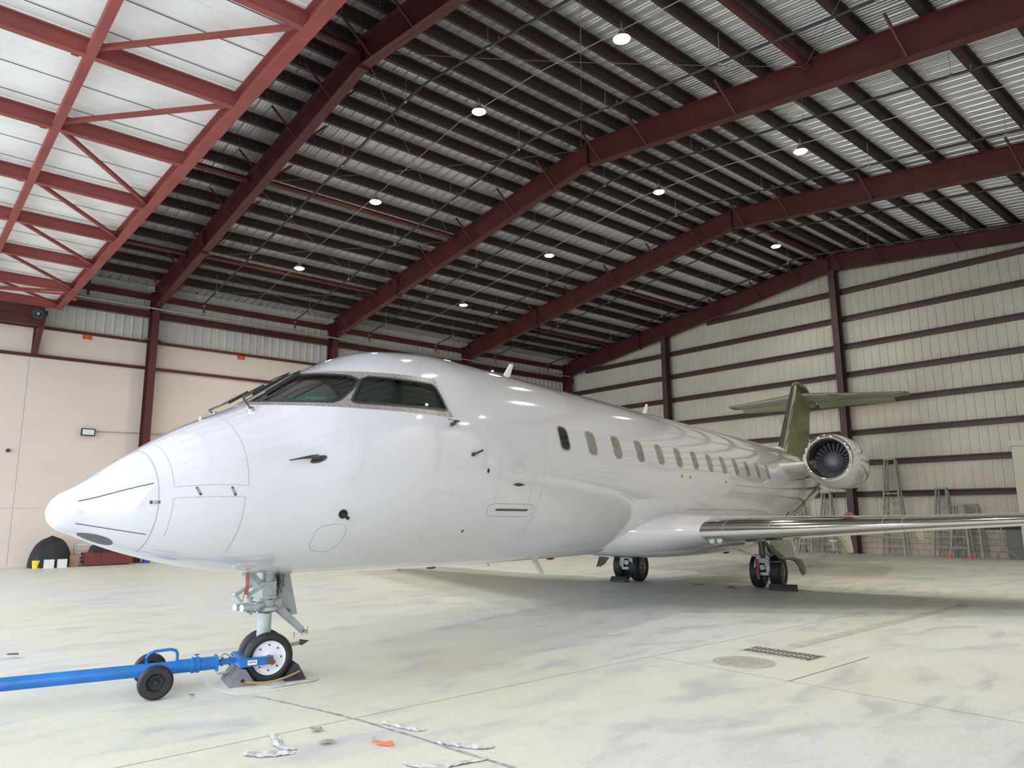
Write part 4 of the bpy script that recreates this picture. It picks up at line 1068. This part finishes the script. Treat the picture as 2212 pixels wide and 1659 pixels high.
b = MB(); b.box((0, 0, 1.05), (.20, .5, .02)); b.build('gear_bay', 'gearpaint2', ng)
# red ribbon by the nose gear
b = MB(); 
b.loft([[(.18+.003*sin(z*40), -.375+dx+.003*sin(z*55), z) for dx in (-.022, 0, .022)] for z in [1.05-.02*k for k in range(11)]], True, False, False); b.tube([(.18, -.38, .92), (.18, -.41, .84), (.18, -.42, .79)], .006, 6); rb = b.build('red_streamer', 'redflag', AC)

# main gear
def main_gear(sg):
    b = MB(); T = 1.615
    b.cyl((sg*(T-.08), 11.30, 1.05), (sg*(T-.06), 11.32, .66), .062, n=16); b.cyl((sg*(T-.05), 11.25, .66), (sg*T, 11.46, .34), .055, n=14); b.cyl((sg*1.32, 11.46, .345), (sg*1.92, 11.46, .345), .03, n=12)
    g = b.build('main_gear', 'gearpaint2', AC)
    b = MB(); b.bar((sg*(T+.03), 11.38, 1.02), (sg*(T+.10), 11.42, .50), .07, .07); b.build('shock_strut', 'steelbright', g)
    b = MB()
    for sgn in (-1, 1): b.bar((sg*T+sgn*.10-.04*sg, 11.17, .60), (sg*T+sgn*.14-.04*sg, 11.16, .34), .055, .10)
    b.box((sg*T-.04*sg, 11.17, .58), (.24, .07, .10)); b.box((sg*T-.02*sg, 11.18, .31), (.22, .05, .06)); b.cyl((sg*T-.04*sg, 11.14, .44), (sg*T-.04*sg, 11.24, .44), .058, n=18); b.cyl((sg*T-.10*sg, 11.10, .66), (sg*T-.10*sg, 11.3, .66), .05, n=14); b.build('brake_bracket', 'gearpaint', g)
    b = MB(); b.cyl((sg*.92, 11.15, .86), (sg*(T-.18), 11.2, .66), .018, n=10); b.build('side_stay', 'steelbright', g)
    b = MB(); rr = []
    for t_, z_, c_ in ((1.62, .98, .42), (1.78, .78, .44), (1.95, .62, .50), (2.14, .63, .52), (2.26, .60, .52), (2.32, .50, .50), (2.36, .38, .40), (2.39, .31, .18)):
        rr.append([Vector((sg*t_, 11.15+c_*(k/4)*1.0, z_+.02*sin(pi*k/4))) for k in range(5)])
    b.loft(rr, True, False, False); b.loft([[p+Vector((-.012*sg, 0, -.014)) for p in r] for r in rr], True, False, False); b.build('gear_door', 'gearpaint2', g)
    b = MB(); b.cyl((sg*(T+.05), 11.2, .55), (sg*1.95, 11.2, .57), .012, n=8); b.build('door_rod', 'conduit', g)
    b = MB(); rr = [[Vector((sg*t_, 11.1+.35*k/3, z_)) for k in range(4)] for t_, z_ in ((1.02, .84), (.9, .80), (.76, .70))]; b.loft(rr, True, False, False); b.loft([[p+Vector((0, 0, .012)) for p in r] for r in rr], True, False, False); b.build('inner_gear_door', 'interiorblack', g)
    random.seed(5); b = MB()
    for k in range(16):
        p = Vector((sg*(T+random.uniform(-.1, .12)), 11.2+random.uniform(0, .2), random.uniform(.3, .95))); b.tube([p, p+Vector((random.uniform(-.03, .03), .03, -.08)), p+Vector((random.uniform(-.04, .04), 0, -.16))], .008, 6)
    b.build('hydraulic_hoses', 'interiorblack', g)
    if sg == 1:
        b = MB(); b.loft([[(1.47+.005*k+dx, 11.10, .62-.06*k) for dx in (-.025, .03)] for k in range(8)], True, False, False); b.loft([[(1.47+.005*k+dx, 11.108, .62-.06*k) for dx in (-.025, .03)] for k in range(8)], True, False, False); b.build('red_streamer', 'redstrap', g)
    for t_ in (1.415, 1.815): wheel(g, (sg*t_, 11.46, .345), (sg, 0, 0), .345, .25, .185, 'rimgrey', 9)
    return g
g = main_gear(1); g['label'] = 'main landing gear leg under the near wing'
g = main_gear(-1); g['label'] = 'main landing gear leg on the far side of the belly'
# aft baggage door frame near the engine
b = MB(); ribbon(b, [(14.9, -38), (15.1, -52), (15.9, -52), (15.9, -36)], .03, .003); b.build('service_panel', 'line', AC)
b = MB(); patch(b, [(15.5+.09*cos(2*pi*k/14), -36+4*sin(2*pi*k/14)) for k in range(14)], (), .004, .2); b.build('outflow_port', 'darkmetal', AC)

# ================================================================ TOW BAR, CHOCKS
td = Vector((.190, .982, 0)).normalized()         # towards the aircraft
tn = Vector((td.y, -td.x, 0))
TB = thing('tow_bar', 'blue tow bar with two small black wheels hooked to the nose wheels', 'tow bar', (-7.34, 3.10, 0))
P = lambda d, z, o=0: -td*d + tn*o + Vector((0, 0, z))
b = MB(); b.cyl(P(.78, .20), P(6.2, .20), .057, n=24); b.build('tube', 'blue', TB)
b = MB(); b.cyl(P(.46, .205), P(.80, .203), .060, n=24); b.lathe([(.06, 0), (.072, .005), (.072, .03), (.066, .032), (.066, .05), (.072, .052), (.072, .075), (.06, .08)], P(.60, .203), -td, 24)
b.box(P(.455, .205), (.17, .025, .13), Matrix.Rotation(-radians(11), 3, 'Z')); b.cyl(P(.63, .26), P(.63, .30), .008, n=8); b.cyl(P(.65, .295), P(.61, .295), .006, n=8); b.build('coupling_sleeve', 'blue', TB)
b = MB(); 
for o in (-.03, .03): b.bar(P(.46, .20, o), P(.20, .215, o*.8), .012, .04)
b.bar(P(.42, .225), P(.22, .235), .05, .012); b.build('shear_link', 'blue', TB)
b = MB()
for d in (.40, .33, .25): b.cyl(P(d, .17), P(d, .25), .011, n=8)
b.tube([P(.42, .25), P(.40, .275, .02), P(.37, .28, -.01), P(.35, .262, .02), P(.32, .27, 0), P(.30, .25, -.02)], .004, 6); b.build('shear_pins', 'darkmetal', TB)
b = MB(); hw_ = .225
b.bar(P(.245, .215, -hw_), P(.245, .215, hw_), .07, .075)
for sg in (1, -1):
    b.bar(P(.27, .215, sg*hw_), P(-.03, .222, sg*(hw_-.005)), .030, .075); b.bar(P(.245, .245, sg*.02), P(.11, .245, sg*hw_), .05, .012)
b.build('fork', 'blue', TB)
b = MB()
for sg in (1, -1): b.cyl(P(0, .222, sg*.20), P(0, .222, sg*.262), .03, n=16)
b.build('axle_pin', 'rust', TB)
b = MB(); b.prism([tuple(P(-.02, .245, .262)), tuple(P(-.05, .20, .262)), tuple(P(-.01, .175, .262)), tuple(P(.02, .21, .262))], tn*.006); b.build('pin_flag', 'rust', TB)
b = MB(); b.box(P(.165, .215, hw_+.016), (.004, .085, .042), Matrix.Rotation(-radians(11), 3, 'Z')); st_ = b.build('sticker', 'whiteflat', TB)
b = MB()
for k in range(5): b.box(P(.195-.014*k, .217+.003*(k % 2), hw_+.0185), (.002, .009, .014), Matrix.Rotation(-radians(11), 3, 'Z'))
b.build('sticker_marks', 'redstrap', TB)
b = MB(); b.tube([P(.98, .25), P(.99, .33), P(.96, .36), P(.90, .365)]+[P(.90-.02*0, .365)] if False else [P(1.06, .24), P(1.06, .31), P(1.035, .345), P(.99, .36), P(.86, .365), P(.815, .35), P(.80, .32), P(.80, .24)], .014, 10); b.build('lift_handle', 'blue', TB)
ctr = 1.00
b = MB(); b.cyl(P(ctr, .15, -.33), P(ctr, .15, .33), .014, n=10); b.box(P(ctr, .16), (.2, .10, .05), Matrix.Rotation(-radians(11), 3, 'Z')); b.bar(P(.80, .18, .065), P(.98, .18, .065), .02, .012); b.build('wheel_axle', 'blue', TB)
for sg in (1, -1):
    c = P(ctr, .148, sg*.33); b = MB(); h = .04; R = .148
    b.lathe([(.07, -h*.7), (.08, -h), (.125, -h), (.143, -h*.6), (R, 0), (.143, h*.6), (.125, h), (.08, h), (.07, h*.7)], c, tn, 36); b.build('tyre', 'tyre', TB)
    b = MB(); b.lathe([(.07, .03), (.062, .015), (.03, .01), (.022, .04), (0, .042)], c, tn*sg, 24); b.lathe([(.07, .03), (.062, .015), (0, .01)], c, -tn*sg, 24); b.build('wheel_hub', 'interiorblack', TB)

def chock(name, label, c, ang, L_, w_, h_, m, ridged=True, group=None):
    t = thing(name, label, 'wheel chock', c, ang, group)
    b = MB(); hw = w_/2
    prof = [(-hw, 0), (hw, 0), (hw*.55, h_*.55), (hw*.18, h_), (-hw*.18, h_), (-hw*.8, h_*.35)]
    if ridged:
        pr = []
        for i in range(len(prof)):
            a_, c_ = prof[i], prof[(i+1) % len(prof)]; k = 1 if i == 0 else max(2, int(math.hypot(c_[0]-a_[0], c_[1]-a_[1])/.022))
            nx, nz = (c_[1]-a_[1]), -(c_[0]-a_[0]); ln_ = math.hypot(nx, nz) or 1
            for j in range(k):
                for e in (0, .5):
                    u = (j+e)/k; o = .008 if (e and i) else 0
                    pr.append((a_[0]+(c_[0]-a_[0])*u+nx/ln_*o, max(0, a_[1]+(c_[1]-a_[1])*u+nz/ln_*o)))
        prof = pr
    b.prism([(-L_/2, y, z) for y, z in prof], (L_, 0, 0)); b.build('body', m, t)
    b = MB(); b.cyl((L_/2-.002, 0, h_*.35), (L_/2+.004, 0, h_*.35), .018, n=10); b.cyl((-L_/2-.004, 0, h_*.35), (-L_/2+.002, 0, h_*.35), .018, n=10); b.build('rope_hole', 'bolt' if not ridged else 'interiorblack', t)
    return t
ca = radians(-10.5)
chock('wheel_chock', 'ridged grey rubber chock in front of the nose wheels, below the tow bar fork', Vector((-7.34, 3.10, 0.004))+td*-.245, ca, .46, .24, .15, 'rubber2')
chock('wheel_chock', 'black ridged rubber chock behind the nose wheels', Vector((-7.34, 3.10, 0.004))+td*.25, ca, .46, .20, .15, 'rubber')
A_ = lambda t_, s_: Vector((-7.34, 3.10, 0))+Vector((cos(radians(13.95)), sin(radians(13.95)), 0))*t_+Vector((-sin(radians(13.95)), cos(radians(13.95)), 0))*s_
chock('wheel_chock', 'flat black chock in front of the far main wheels', A_(-1.72, 11.04), radians(10), .42, .17, .12, 'rubber', False, 'black chocks at the main wheels')
chock('wheel_chock', 'long black chock at the outer wheel under the near wing', A_(2.02, 11.0), radians(19), .55, .17, .13, 'rubber', False, 'black chocks at the main wheels')
b = MB(); pts = []
for k in range(25):
    u = k/24; p = Vector((-7.34, 3.10, 0))+td*(-.24+.52*u)+tn*(.265+.03*sin(pi*u)); p.z = .045+.045*u*u-.025*sin(pi*u)+.006; pts.append(p)
b.tube(pts, .0085, 8); tag(b.build('chock_rope', 'rope'), 'yellow rope joining the two nose wheel chocks', 'rope')
def scrap(name, label, cat, pts, m, h=.0, group=None, thick=.003, wob=.012, seed=1):
    random.seed(seed); b = MB(); n = len(pts); A = [Vector((p[0], p[1], .003)) for p in pts]
    c = sum(A, Vector())/n; top = []
    for p in A: top.append(Vector((p.x, p.y, .004+h*random.uniform(.2, 1))))
    mid = [q.lerp(Vector((c.x, c.y, .004+h*.5)), .5)+Vector((0, 0, random.uniform(0, wob))) for q in top]
    vs = top+mid+[Vector((c.x, c.y, .006+h*.6))]
    fs = [(i, (i+1) % n, n+(i+1) % n, n+i) for i in range(n)]+[(n+i, n+(i+1) % n, 2*n) for i in range(n)]
    k = len(vs); vs2 = [Vector((v.x, v.y, max(.0008, v.z-thick))) for v in vs]
    b.add(vs+vs2, fs+[tuple(j+k for j in f)[::-1] for f in fs]+[(i, k+i, k+(i+1) % n, (i+1) % n) for i in range(n)])
    return tag(b.build(name, m), label, cat, group)
scrap('masking_film', 'pale masking film sheet on the floor under the nose wheels', 'plastic film', [(-7.62, 2.62), (-7.3, 2.60), (-6.88, 2.66), (-6.82, 3.0), (-6.88, 3.62), (-7.2, 3.66), (-7.7, 3.6), (-7.8, 3.1)], 'film', .0, wob=.0)
scrap('tape_scrap', 'torn orange and white masking strip beside the nose wheel rope', 'tape', [(-6.98, 2.98), (-6.90, 2.98), (-6.90, 3.45), (-6.98, 3.50), (-7.0, 3.2)], 'paper', .02, seed=4)
scrap('tape_scrap', 'crumpled white paper stuck to the left end of the grey ridged chock', 'tape', [(-7.60, 2.72), (-7.50, 2.70), (-7.46, 2.85), (-7.52, 2.95), (-7.62, 2.9)], 'paper', .10, seed=5)
def crumple(label, path, w, seed, m='paper', lift=.016, group='scraps on the floor'):
    random.seed(seed); b = MB(); n = 22; pp = [Vector((p[0], p[1], 0)) for p in path]; L_ = [0]
    for k in range(1, len(pp)): L_.append(L_[-1]+(pp[k]-pp[k-1]).length)
    def at(u):
        d = u*L_[-1]
        for k in range(1, len(pp)):
            if d <= L_[k] or k == len(pp)-1:
                return pp[k-1].lerp(pp[k], (d-L_[k-1])/(L_[k]-L_[k-1]))
    rows = []
    for k in range(n+1):
        u = k/n; p = at(u); d = (at(min(1, u+.03))-at(max(0, u-.03))).normalized(); sd = Vector((-d.y, d.x, 0)); ww = 1.45*w*(.25+.75*sin(pi*min(1, max(0, u)))**.5)*random.uniform(.88, 1.08)
        fold = lift*(.5+.5*sin(u*17+seed)); rows.append([Vector((0, 0, .003+(fold*(1-abs(j-2)/2.2)+random.uniform(0, lift*.45))))+p+sd*ww*(j/4-.5)*random.uniform(.85, 1.1)+d*random.uniform(-.003, .003) for j in range(5)])
    b.loft(rows, False, False, False); b.loft([[q+Vector((0, 0, -.002)) for q in r] for r in rows], False, False, False)
    return tag(b.build('tape_scrap', m), label, 'tape', group)
crumple('curled white tape strip, upper one of the two at the bottom left of centre', [(-5.51, 2.41), (-5.38, 2.39), (-5.24, 2.34), (-5.12, 2.34), (-5.06, 2.40)], .05, 31)
crumple('long flattened white tape piece, lower one of the two at the bottom left of centre', [(-5.19, 2.08), (-5.11, 2.17), (-5.05, 2.27), (-5.00, 2.36)], .085, 32, lift=.018)
crumple('curled white tape lying beside the repaired floor crack, left one', [(-5.22, 3.17), (-5.08, 3.22), (-4.95, 3.25), (-4.87, 3.26), (-4.85, 3.32)], .05, 33)
crumple('long white tape strip along the floor crack, right one', [(-4.53, 3.21), (-4.40, 3.27), (-4.28, 3.33), (-4.22, 3.36), (-4.18, 3.44)], .05, 34)
crumple('white tape tangle at the bottom edge of the picture where the crack ends', [(-4.32, 2.79), (-4.22, 2.83), (-4.10, 2.93), (-4.08, 3.06), (-4.02, 3.25)], .055, 35, lift=.015)
crumple('tiny white scrap just above the orange scrap', [(-4.88, 2.87), (-4.84, 2.91)], .03, 36, lift=.03)
SCR = [
       ('tape_scrap', 'small grey scrap on the floor right of the thin joint, below the long floor crack', 'tape', [(-5.42, 2.66), (-5.34, 2.66), (-5.32, 2.72), (-5.38, 2.74)], 'frame', .02),
       ('tape_scrap', 'small folded grey scrap to the right of the two white tape strips', 'tape', [(-5.08, 2.56), (-5.0, 2.58), (-5.01, 2.66), (-5.08, 2.64)], 'conduit', .03),
       ('tape_scrap', 'bright orange tape scrap near the bottom of the floor', 'tape', [(-4.83, 2.86), (-4.76, 2.86), (-4.67, 2.92), (-4.70, 2.95), (-4.78, 2.91)], 'signorange', .02),
       ('tape_scrap', 'small red scrap on the floor between tow bar wheel and grey chock', 'tape', [(-7.12, 2.32), (-7.08, 2.32), (-7.08, 2.36), (-7.12, 2.36)], 'redstrap', .02),
       ('tape_scrap', 'red and white crumpled tag on the floor ahead of the near main wheels', 'tape', [tuple(A_(.95, 10.6)[:2]), tuple(A_(1.1, 10.55)[:2]), tuple(A_(1.2, 10.68)[:2]), tuple(A_(1.02, 10.78)[:2])], 'redflag', .06),
       ('tape_scrap', 'dark crumpled rag on the floor at the far left edge', 'rag', [(-10.42, 1.34), (-10.32, 1.34), (-10.30, 1.44), (-10.40, 1.46)], 'greybox', .07),
       ('tape_scrap', 'dark leaf-like scrap on the floor between the two main gears', 'tape', [tuple(A_(-.1, 11.3)[:2]), tuple(A_(.2, 11.25)[:2]), tuple(A_(.28, 11.32)[:2]), tuple(A_(0, 11.4)[:2])], 'greybox', .01)]
for i, s_ in enumerate(SCR): scrap(*s_, 'scraps on the floor' if i < 9 else None, seed=20+i)
# floor crack filler, trench strip
b = MB(); random.seed(9); x = -6.75; pl_ = []
CR = [(-6.75, 2.775), (-6.3, 2.89), (-5.57, 3.06), (-5.17, 3.12), (-3.9, 3.26), (-3.1, 3.33)]
for k in range(len(CR)-1):
    for q in range(8): u = q/8; pl_.append((CR[k][0]+(CR[k+1][0]-CR[k][0])*u, CR[k][1]+(CR[k+1][1]-CR[k][1])*u+random.uniform(-.006, .006)))
vs = []; 
for i, (x, y) in enumerate(pl_): w_ = random.uniform(.007, .018); vs += [(x, y-w_, .003), (x, y+w_, .003)]
b.add(vs, [(2*i, 2*i+2, 2*i+3, 2*i+1) for i in range(len(pl_)-1)])
tag(b.build('crack_filler', 'crack'), 'long repaired floor crack running from the nose wheels to the bottom edge', 'floor crack')
b = MB(); b.box((-4.73, 11.5, .003), (.17, 5.9, .006)); tag(b.build('trench_patch', 'concrete2'), 'narrow patched strip in the floor leading away from the drain', 'floor patch')
t = thing('drain_grate', 'rectangular slotted drain grate set in the floor', 'drain grate', (-4.6, 8.02, 0))
b = MB(); b.box((0, 0, .004), (.86, .40, .008)); b.build('frame', 'concrete2', t)
b = MB()
for k in range(15):
    for j in (-1, 1): b.box((-.38+.054*k, j*.09, .009), (.026, .13, .003))
b.build('slots', 'interiorblack', t)
b = MB(); b.box((.41, 0, .009), (.012, .36, .003)); b.build('edge_slot', 'interiorblack', t)
t = thing('manhole_cover', 'round chequered manhole cover next to the drain grate', 'manhole cover', (-4.62, 7.28, 0))
b = MB(); b.lathe([(.325, 0), (.325, .006), (.31, .006), (.31, .003), (.30, .003), (.30, .008), (0, .008)], (0, 0, 0), (0, 0, 1), 40, False); b.build('lid', 'concrete2', t)
b = MB()
for i in range(-7, 8):
    for j in range(-7, 8):
        x, y = i*.04, j*.04
        if x*x+y*y < .072: b.box((x, y, .010), (.022, .007, .004), Matrix.Rotation(radians(45 if (i+j) % 2 else -45), 3, 'Z'))
b.build('tread_pattern', 'conduit', t)

# ================================================================ ALONG THE END WALL
def ladder(x, h, w0, w1, label, y=28.55, steps=None, feet=False, lean=.0):
    t = thing('step_ladder', label, 'step ladder', (x, y, 0), 0, 'grey step ladders against the end wall')
    n = steps or max(3, int(h/.30)); ln = .35
    for sg in (-1, 1):
        b = MB(); b.bar((sg*w0/2, -.28, 0), (sg*w1/2, .12, h), .07, .06, (1, 0, 0)); b.build('rail', 'alu', t)
    b = MB()
    for sg in (-1, 1): b.bar((sg*w0/2*.92+.08, .02, 0), (sg*w1/2*.9+.06, .16, h-.06), .04, .05, (1, 0, 0))
    b.build('rear_frame', 'alu', t)
    b = MB()
    for k in range(1, n):
        u = k/n; w_ = w0+(w1-w0)*u; yy_ = -.28+.40*u; b = MB(); b.box((0, yy_+.02, h*u), (w_, .085, .045)); b.build('tread', 'alu', t)
    b = MB(); b.box((0, .12, h), (w1+.08, .16, .06)); b.build('top_cap', 'alu', t)
    b = MB()
    for k in (1, 2):
        u = k/n; w_ = (w0+(w1-w0)*u)/2; yy_ = -.28+.40*u
        for sg in (-1, 1): b.bar((sg*w_, yy_, h*u-.16), (sg*(w_-.14), yy_, h*u-.01), .02, .02)
    b.build('step_braces', 'alu', t)
    if feet:
        b = MB()
        for sg in (-1, 1): b.box((sg*w0/2, -.28, .05), (.10, .12, .10))
        b.build('foot', 'orange', t)
ladder(-11.47, 3.50, .80, .36, 'tallest grey step ladder, alone between column and right ladders')
ladder(-9.82, 2.36, .64, .32, 'mid height grey step ladder, left of the right hand ladder group')
ladder(-9.17, 1.76, .60, .30, 'front ladder of the right hand group, with orange feet', y=28.12, feet=True)
ladder(-8.93, 1.78, .60, .30, 'rear ladder of the right hand group, partly hidden', y=28.62)
ladder(-14.05, 2.32, .62, .32, 'grey step ladder nearest the tail, behind the wing, left of the big column', y=28.62)
ladder(-14.55, 1.40, .55, .28, 'short grey step ladder behind the wing, in front of the taller one', y=27.95)
ladder(-15.15, 2.05, .60, .30, 'leftmost grey step ladder, half hidden by the rear fuselage', y=28.6, feet=True)
t = thing('rolling_stool', 'small rolling stool with white round seat by the ladders behind the wing', 'stool', (-13.55, 28.0, 0))
b = MB(); b.lathe([(.0, .50), (.16, .50), (.18, .47), (.16, .44), (0, .44)], (0, 0, 0), (0, 0, 1), 20); b.build('seat', 'whiteflat', t)
b = MB(); b.cyl((0, 0, .08), (0, 0, .45), .022, n=10); b.build('post', 'steelbright', t)
b = MB()
for k in range(5):
    a = 2*pi*k/5; b.bar((0, 0, .09), (.24*cos(a), .24*sin(a), .075), .03, .02); b.cyl((.24*cos(a)-.012, .24*sin(a), .03), (.24*cos(a)+.012, .24*sin(a), .03), .03, n=10)
b.build('base', 'greybox', t)
t = thing('hose_reel', 'round red and grey hose reel on the big end wall column, just over the wing', 'hose reel', (-12.95, 28.2, 1.36))
b = MB(); b.lathe([(0, -.06), (.19, -.06), (.21, -.03), (.21, .03), (.19, .06), (0, .06)], (0, 0, 0), (0, 1, 0), 28); b.build('drum', 'redflag', t)
b = MB()
for k in range(5): b.bar((0, -.068, 0), (.2*cos(2*pi*k/5+pi/2), -.068, .2*sin(2*pi*k/5+pi/2)), .05, .012, (0, 1, 0))
b.build('spokes', 'greybox', t); b = MB(); b.box((0, .09, 0), (.1, .1, .2)); b.build('bracket', 'steel', t)
# work light tripod and cabinet
t = thing('work_light_tripod', 'tripod work light with two square heads at the right, before the block wall', 'work light', (-7.95, 28.1, 0))
b = MB(); b.cyl((0, 0, .3), (0, 0, 1.12), .022, n=8); b.box((0, 0, 1.12), (.7, .03, .03)); b.build('pole', 'conduit', t)
for k in range(3):
    a = 2*pi*k/3+.3; b = MB(); b.cyl((0, 0, .42), (.42*cos(a), .36*sin(a), .01), .014, n=8); b.build('leg', 'conduit', t)
for sg in (-1, 1):
    b = MB(); b.box((sg*.22, -.02, 1.24), (.27, .1, .20)); h_ = b.build('light_head', 'rimgrey', t)
b = MB(); b.tube([(-.34, 0, 1.12), (-.38, 0, 1.2), (-.2, .03, 1.36), (0, 0, 1.30), (.05, 0, 1.15)], .008, 6); b.build('cable', 'conduit', t)
t = thing('tool_cabinet', 'dark grey cabinet with stacked drawers, beside the cream room at the right', 'cabinet', (-7.62, 28.5, 0))
b = MB(); b.box((0, 0, .48), (.50, .42, .96)); b.build('body', 'greybox', t)
for k in range(3): b = MB(); b.box((0, -.215, .20+.28*k), (.46, .015, .24)); b.build('drawer', 'greybox', t)
t = thing('site_office', 'cream boxed room at the right edge against the end wall', 'room', (-7.33, 27.9, 0))
b = MB(); b.box((2.2, .53, 1.85), (4.4, 1.06, 3.70)); b.build('walls', 'cream', t)
b = MB(); b.box((2.2, .5, 3.74), (4.46, 1.12, .16)); b.build('roof_trim', 'wallpanel2', t)
b = MB(); b.box((.95, -.02, 1.05), (1.1, .05, 2.1)); b.build('window_frame', 'rimgrey', t)
for k, (z, w_) in enumerate(((.12, .05), (.86, .05))): pass

# clutter at the left wall under the nose
def lump(name, label, cat, c, dims, m, seed, parts=None):
    random.seed(seed); t = thing(name, label, cat, c); b = MB(); rings = []
    nz, na = 9, 28; ph = [random.uniform(0, 6) for _ in range(6)]
    for k in range(nz+1):
        u = k/nz; r_ = (1-u**3.2)**.5 if u < 1 else 0
        ring_ = []
        for j in range(na):
            a = 2*pi*j/na; w_ = 1+.06*sin(3*a+ph[0])+.05*sin(7*a+ph[1]+u*3)+.03*sin(11*a+ph[2])
            sx = math.copysign(abs(cos(a))**.6, cos(a)); sy = math.copysign(abs(sin(a))**.6, sin(a))
            ring_.append(Vector((sx*dims[0]/2*r_*w_*(1.05-.12*u), sy*dims[1]/2*r_*w_*(1.05-.12*u), dims[2]*u*(1+.05*sin(2*a+ph[3])))))
        rings.append(ring_)
    b.loft(rings, True, True); b.build('cover', m, t); return t
t = lump('covered_machine', 'machine under a black tarp against the beige wall, left of the nose tip', 'covered machine', (-27.65, 4.45, .02), (.9, 1.05, .92), 'blackcloth', 2)
lump('covered_machine', 'lower black tarp bundle behind the radome, next to the brown cabinet', 'covered machine', (-27.5, 6.0, .44), (.7, 1.0, .30), 'blackcloth', 6)
t = thing('tool_cabinet', 'low dark red cabinet under the black bundle at the left wall', 'cabinet', (-27.5, 6.05, 0))
b = MB(); b.box((0, 0, .24), (.6, 1.44, .40)); b.build('body', 'redbox', t)
for k in (-1, 0, 1): b = MB(); b.box((.305, k*.48, .24), (.015, .44, .34)); b.build('drawer', 'redbox', t)
t = thing('cardboard_box', 'brown cardboard box between the black tarp and the wire rack', 'box', (-27.5, 5.0, 0)); b = MB(); b.box((0, 0, .18), (.4, .35, .36)); b.build('carton', 'card', t); b = MB(); b.box((0, -.1, .37), (.4, .16, .01), Matrix.Rotation(.3, 3, 'X')); b.build('flap', 'card', t)
b = MB(); b.lathe([(.0, 0), (.11, 0), (.13, .24), (.12, .24), (.10, .02), (0, .02)], (-27.35, 4.05, 0), (0, 0, 1), 18); tag(b.build('bucket', 'yellow'), 'yellow bucket at the foot of the black tarp by the left wall', 'bucket')
for k, (y_, l_) in enumerate(((4.35, 'white bin right of the yellow bucket'), (4.70, 'white bin nearest the cardboard box'))):
    b = MB(); b.box((-27.2, y_, .13), (.25, .26, .26)); tag(b.build('storage_bin', 'whiteflat'), l_+' by the left wall', 'bin', 'white bins by the left wall')
b = MB(); b.lathe([(0, 0), (.12, 0), (.12, .26), (.05, .32), (0, .32)], (-27.6, 7.28, 0), (0, 0, 1), 16); tag(b.build('jerry_can', 'bluecan'), 'small blue can at the left wall just under the radome', 'can')
t = thing('wire_rack', 'white wire rack with thin shelves between the two black covers', 'rack', (-27.65, 5.42, 0))
for k in range(6): b = MB(); b.box((0, 0, .08+.12*k), (.4, .62, .012)); b.build('shelf', 'whiteflat', t)
for sx in (-1, 1):
    for sy in (-1, 1): b = MB(); b.cyl((sx*.19, sy*.3, 0), (sx*.19, sy*.3, .75), .01, n=6); b.build('post', 'conduit', t)
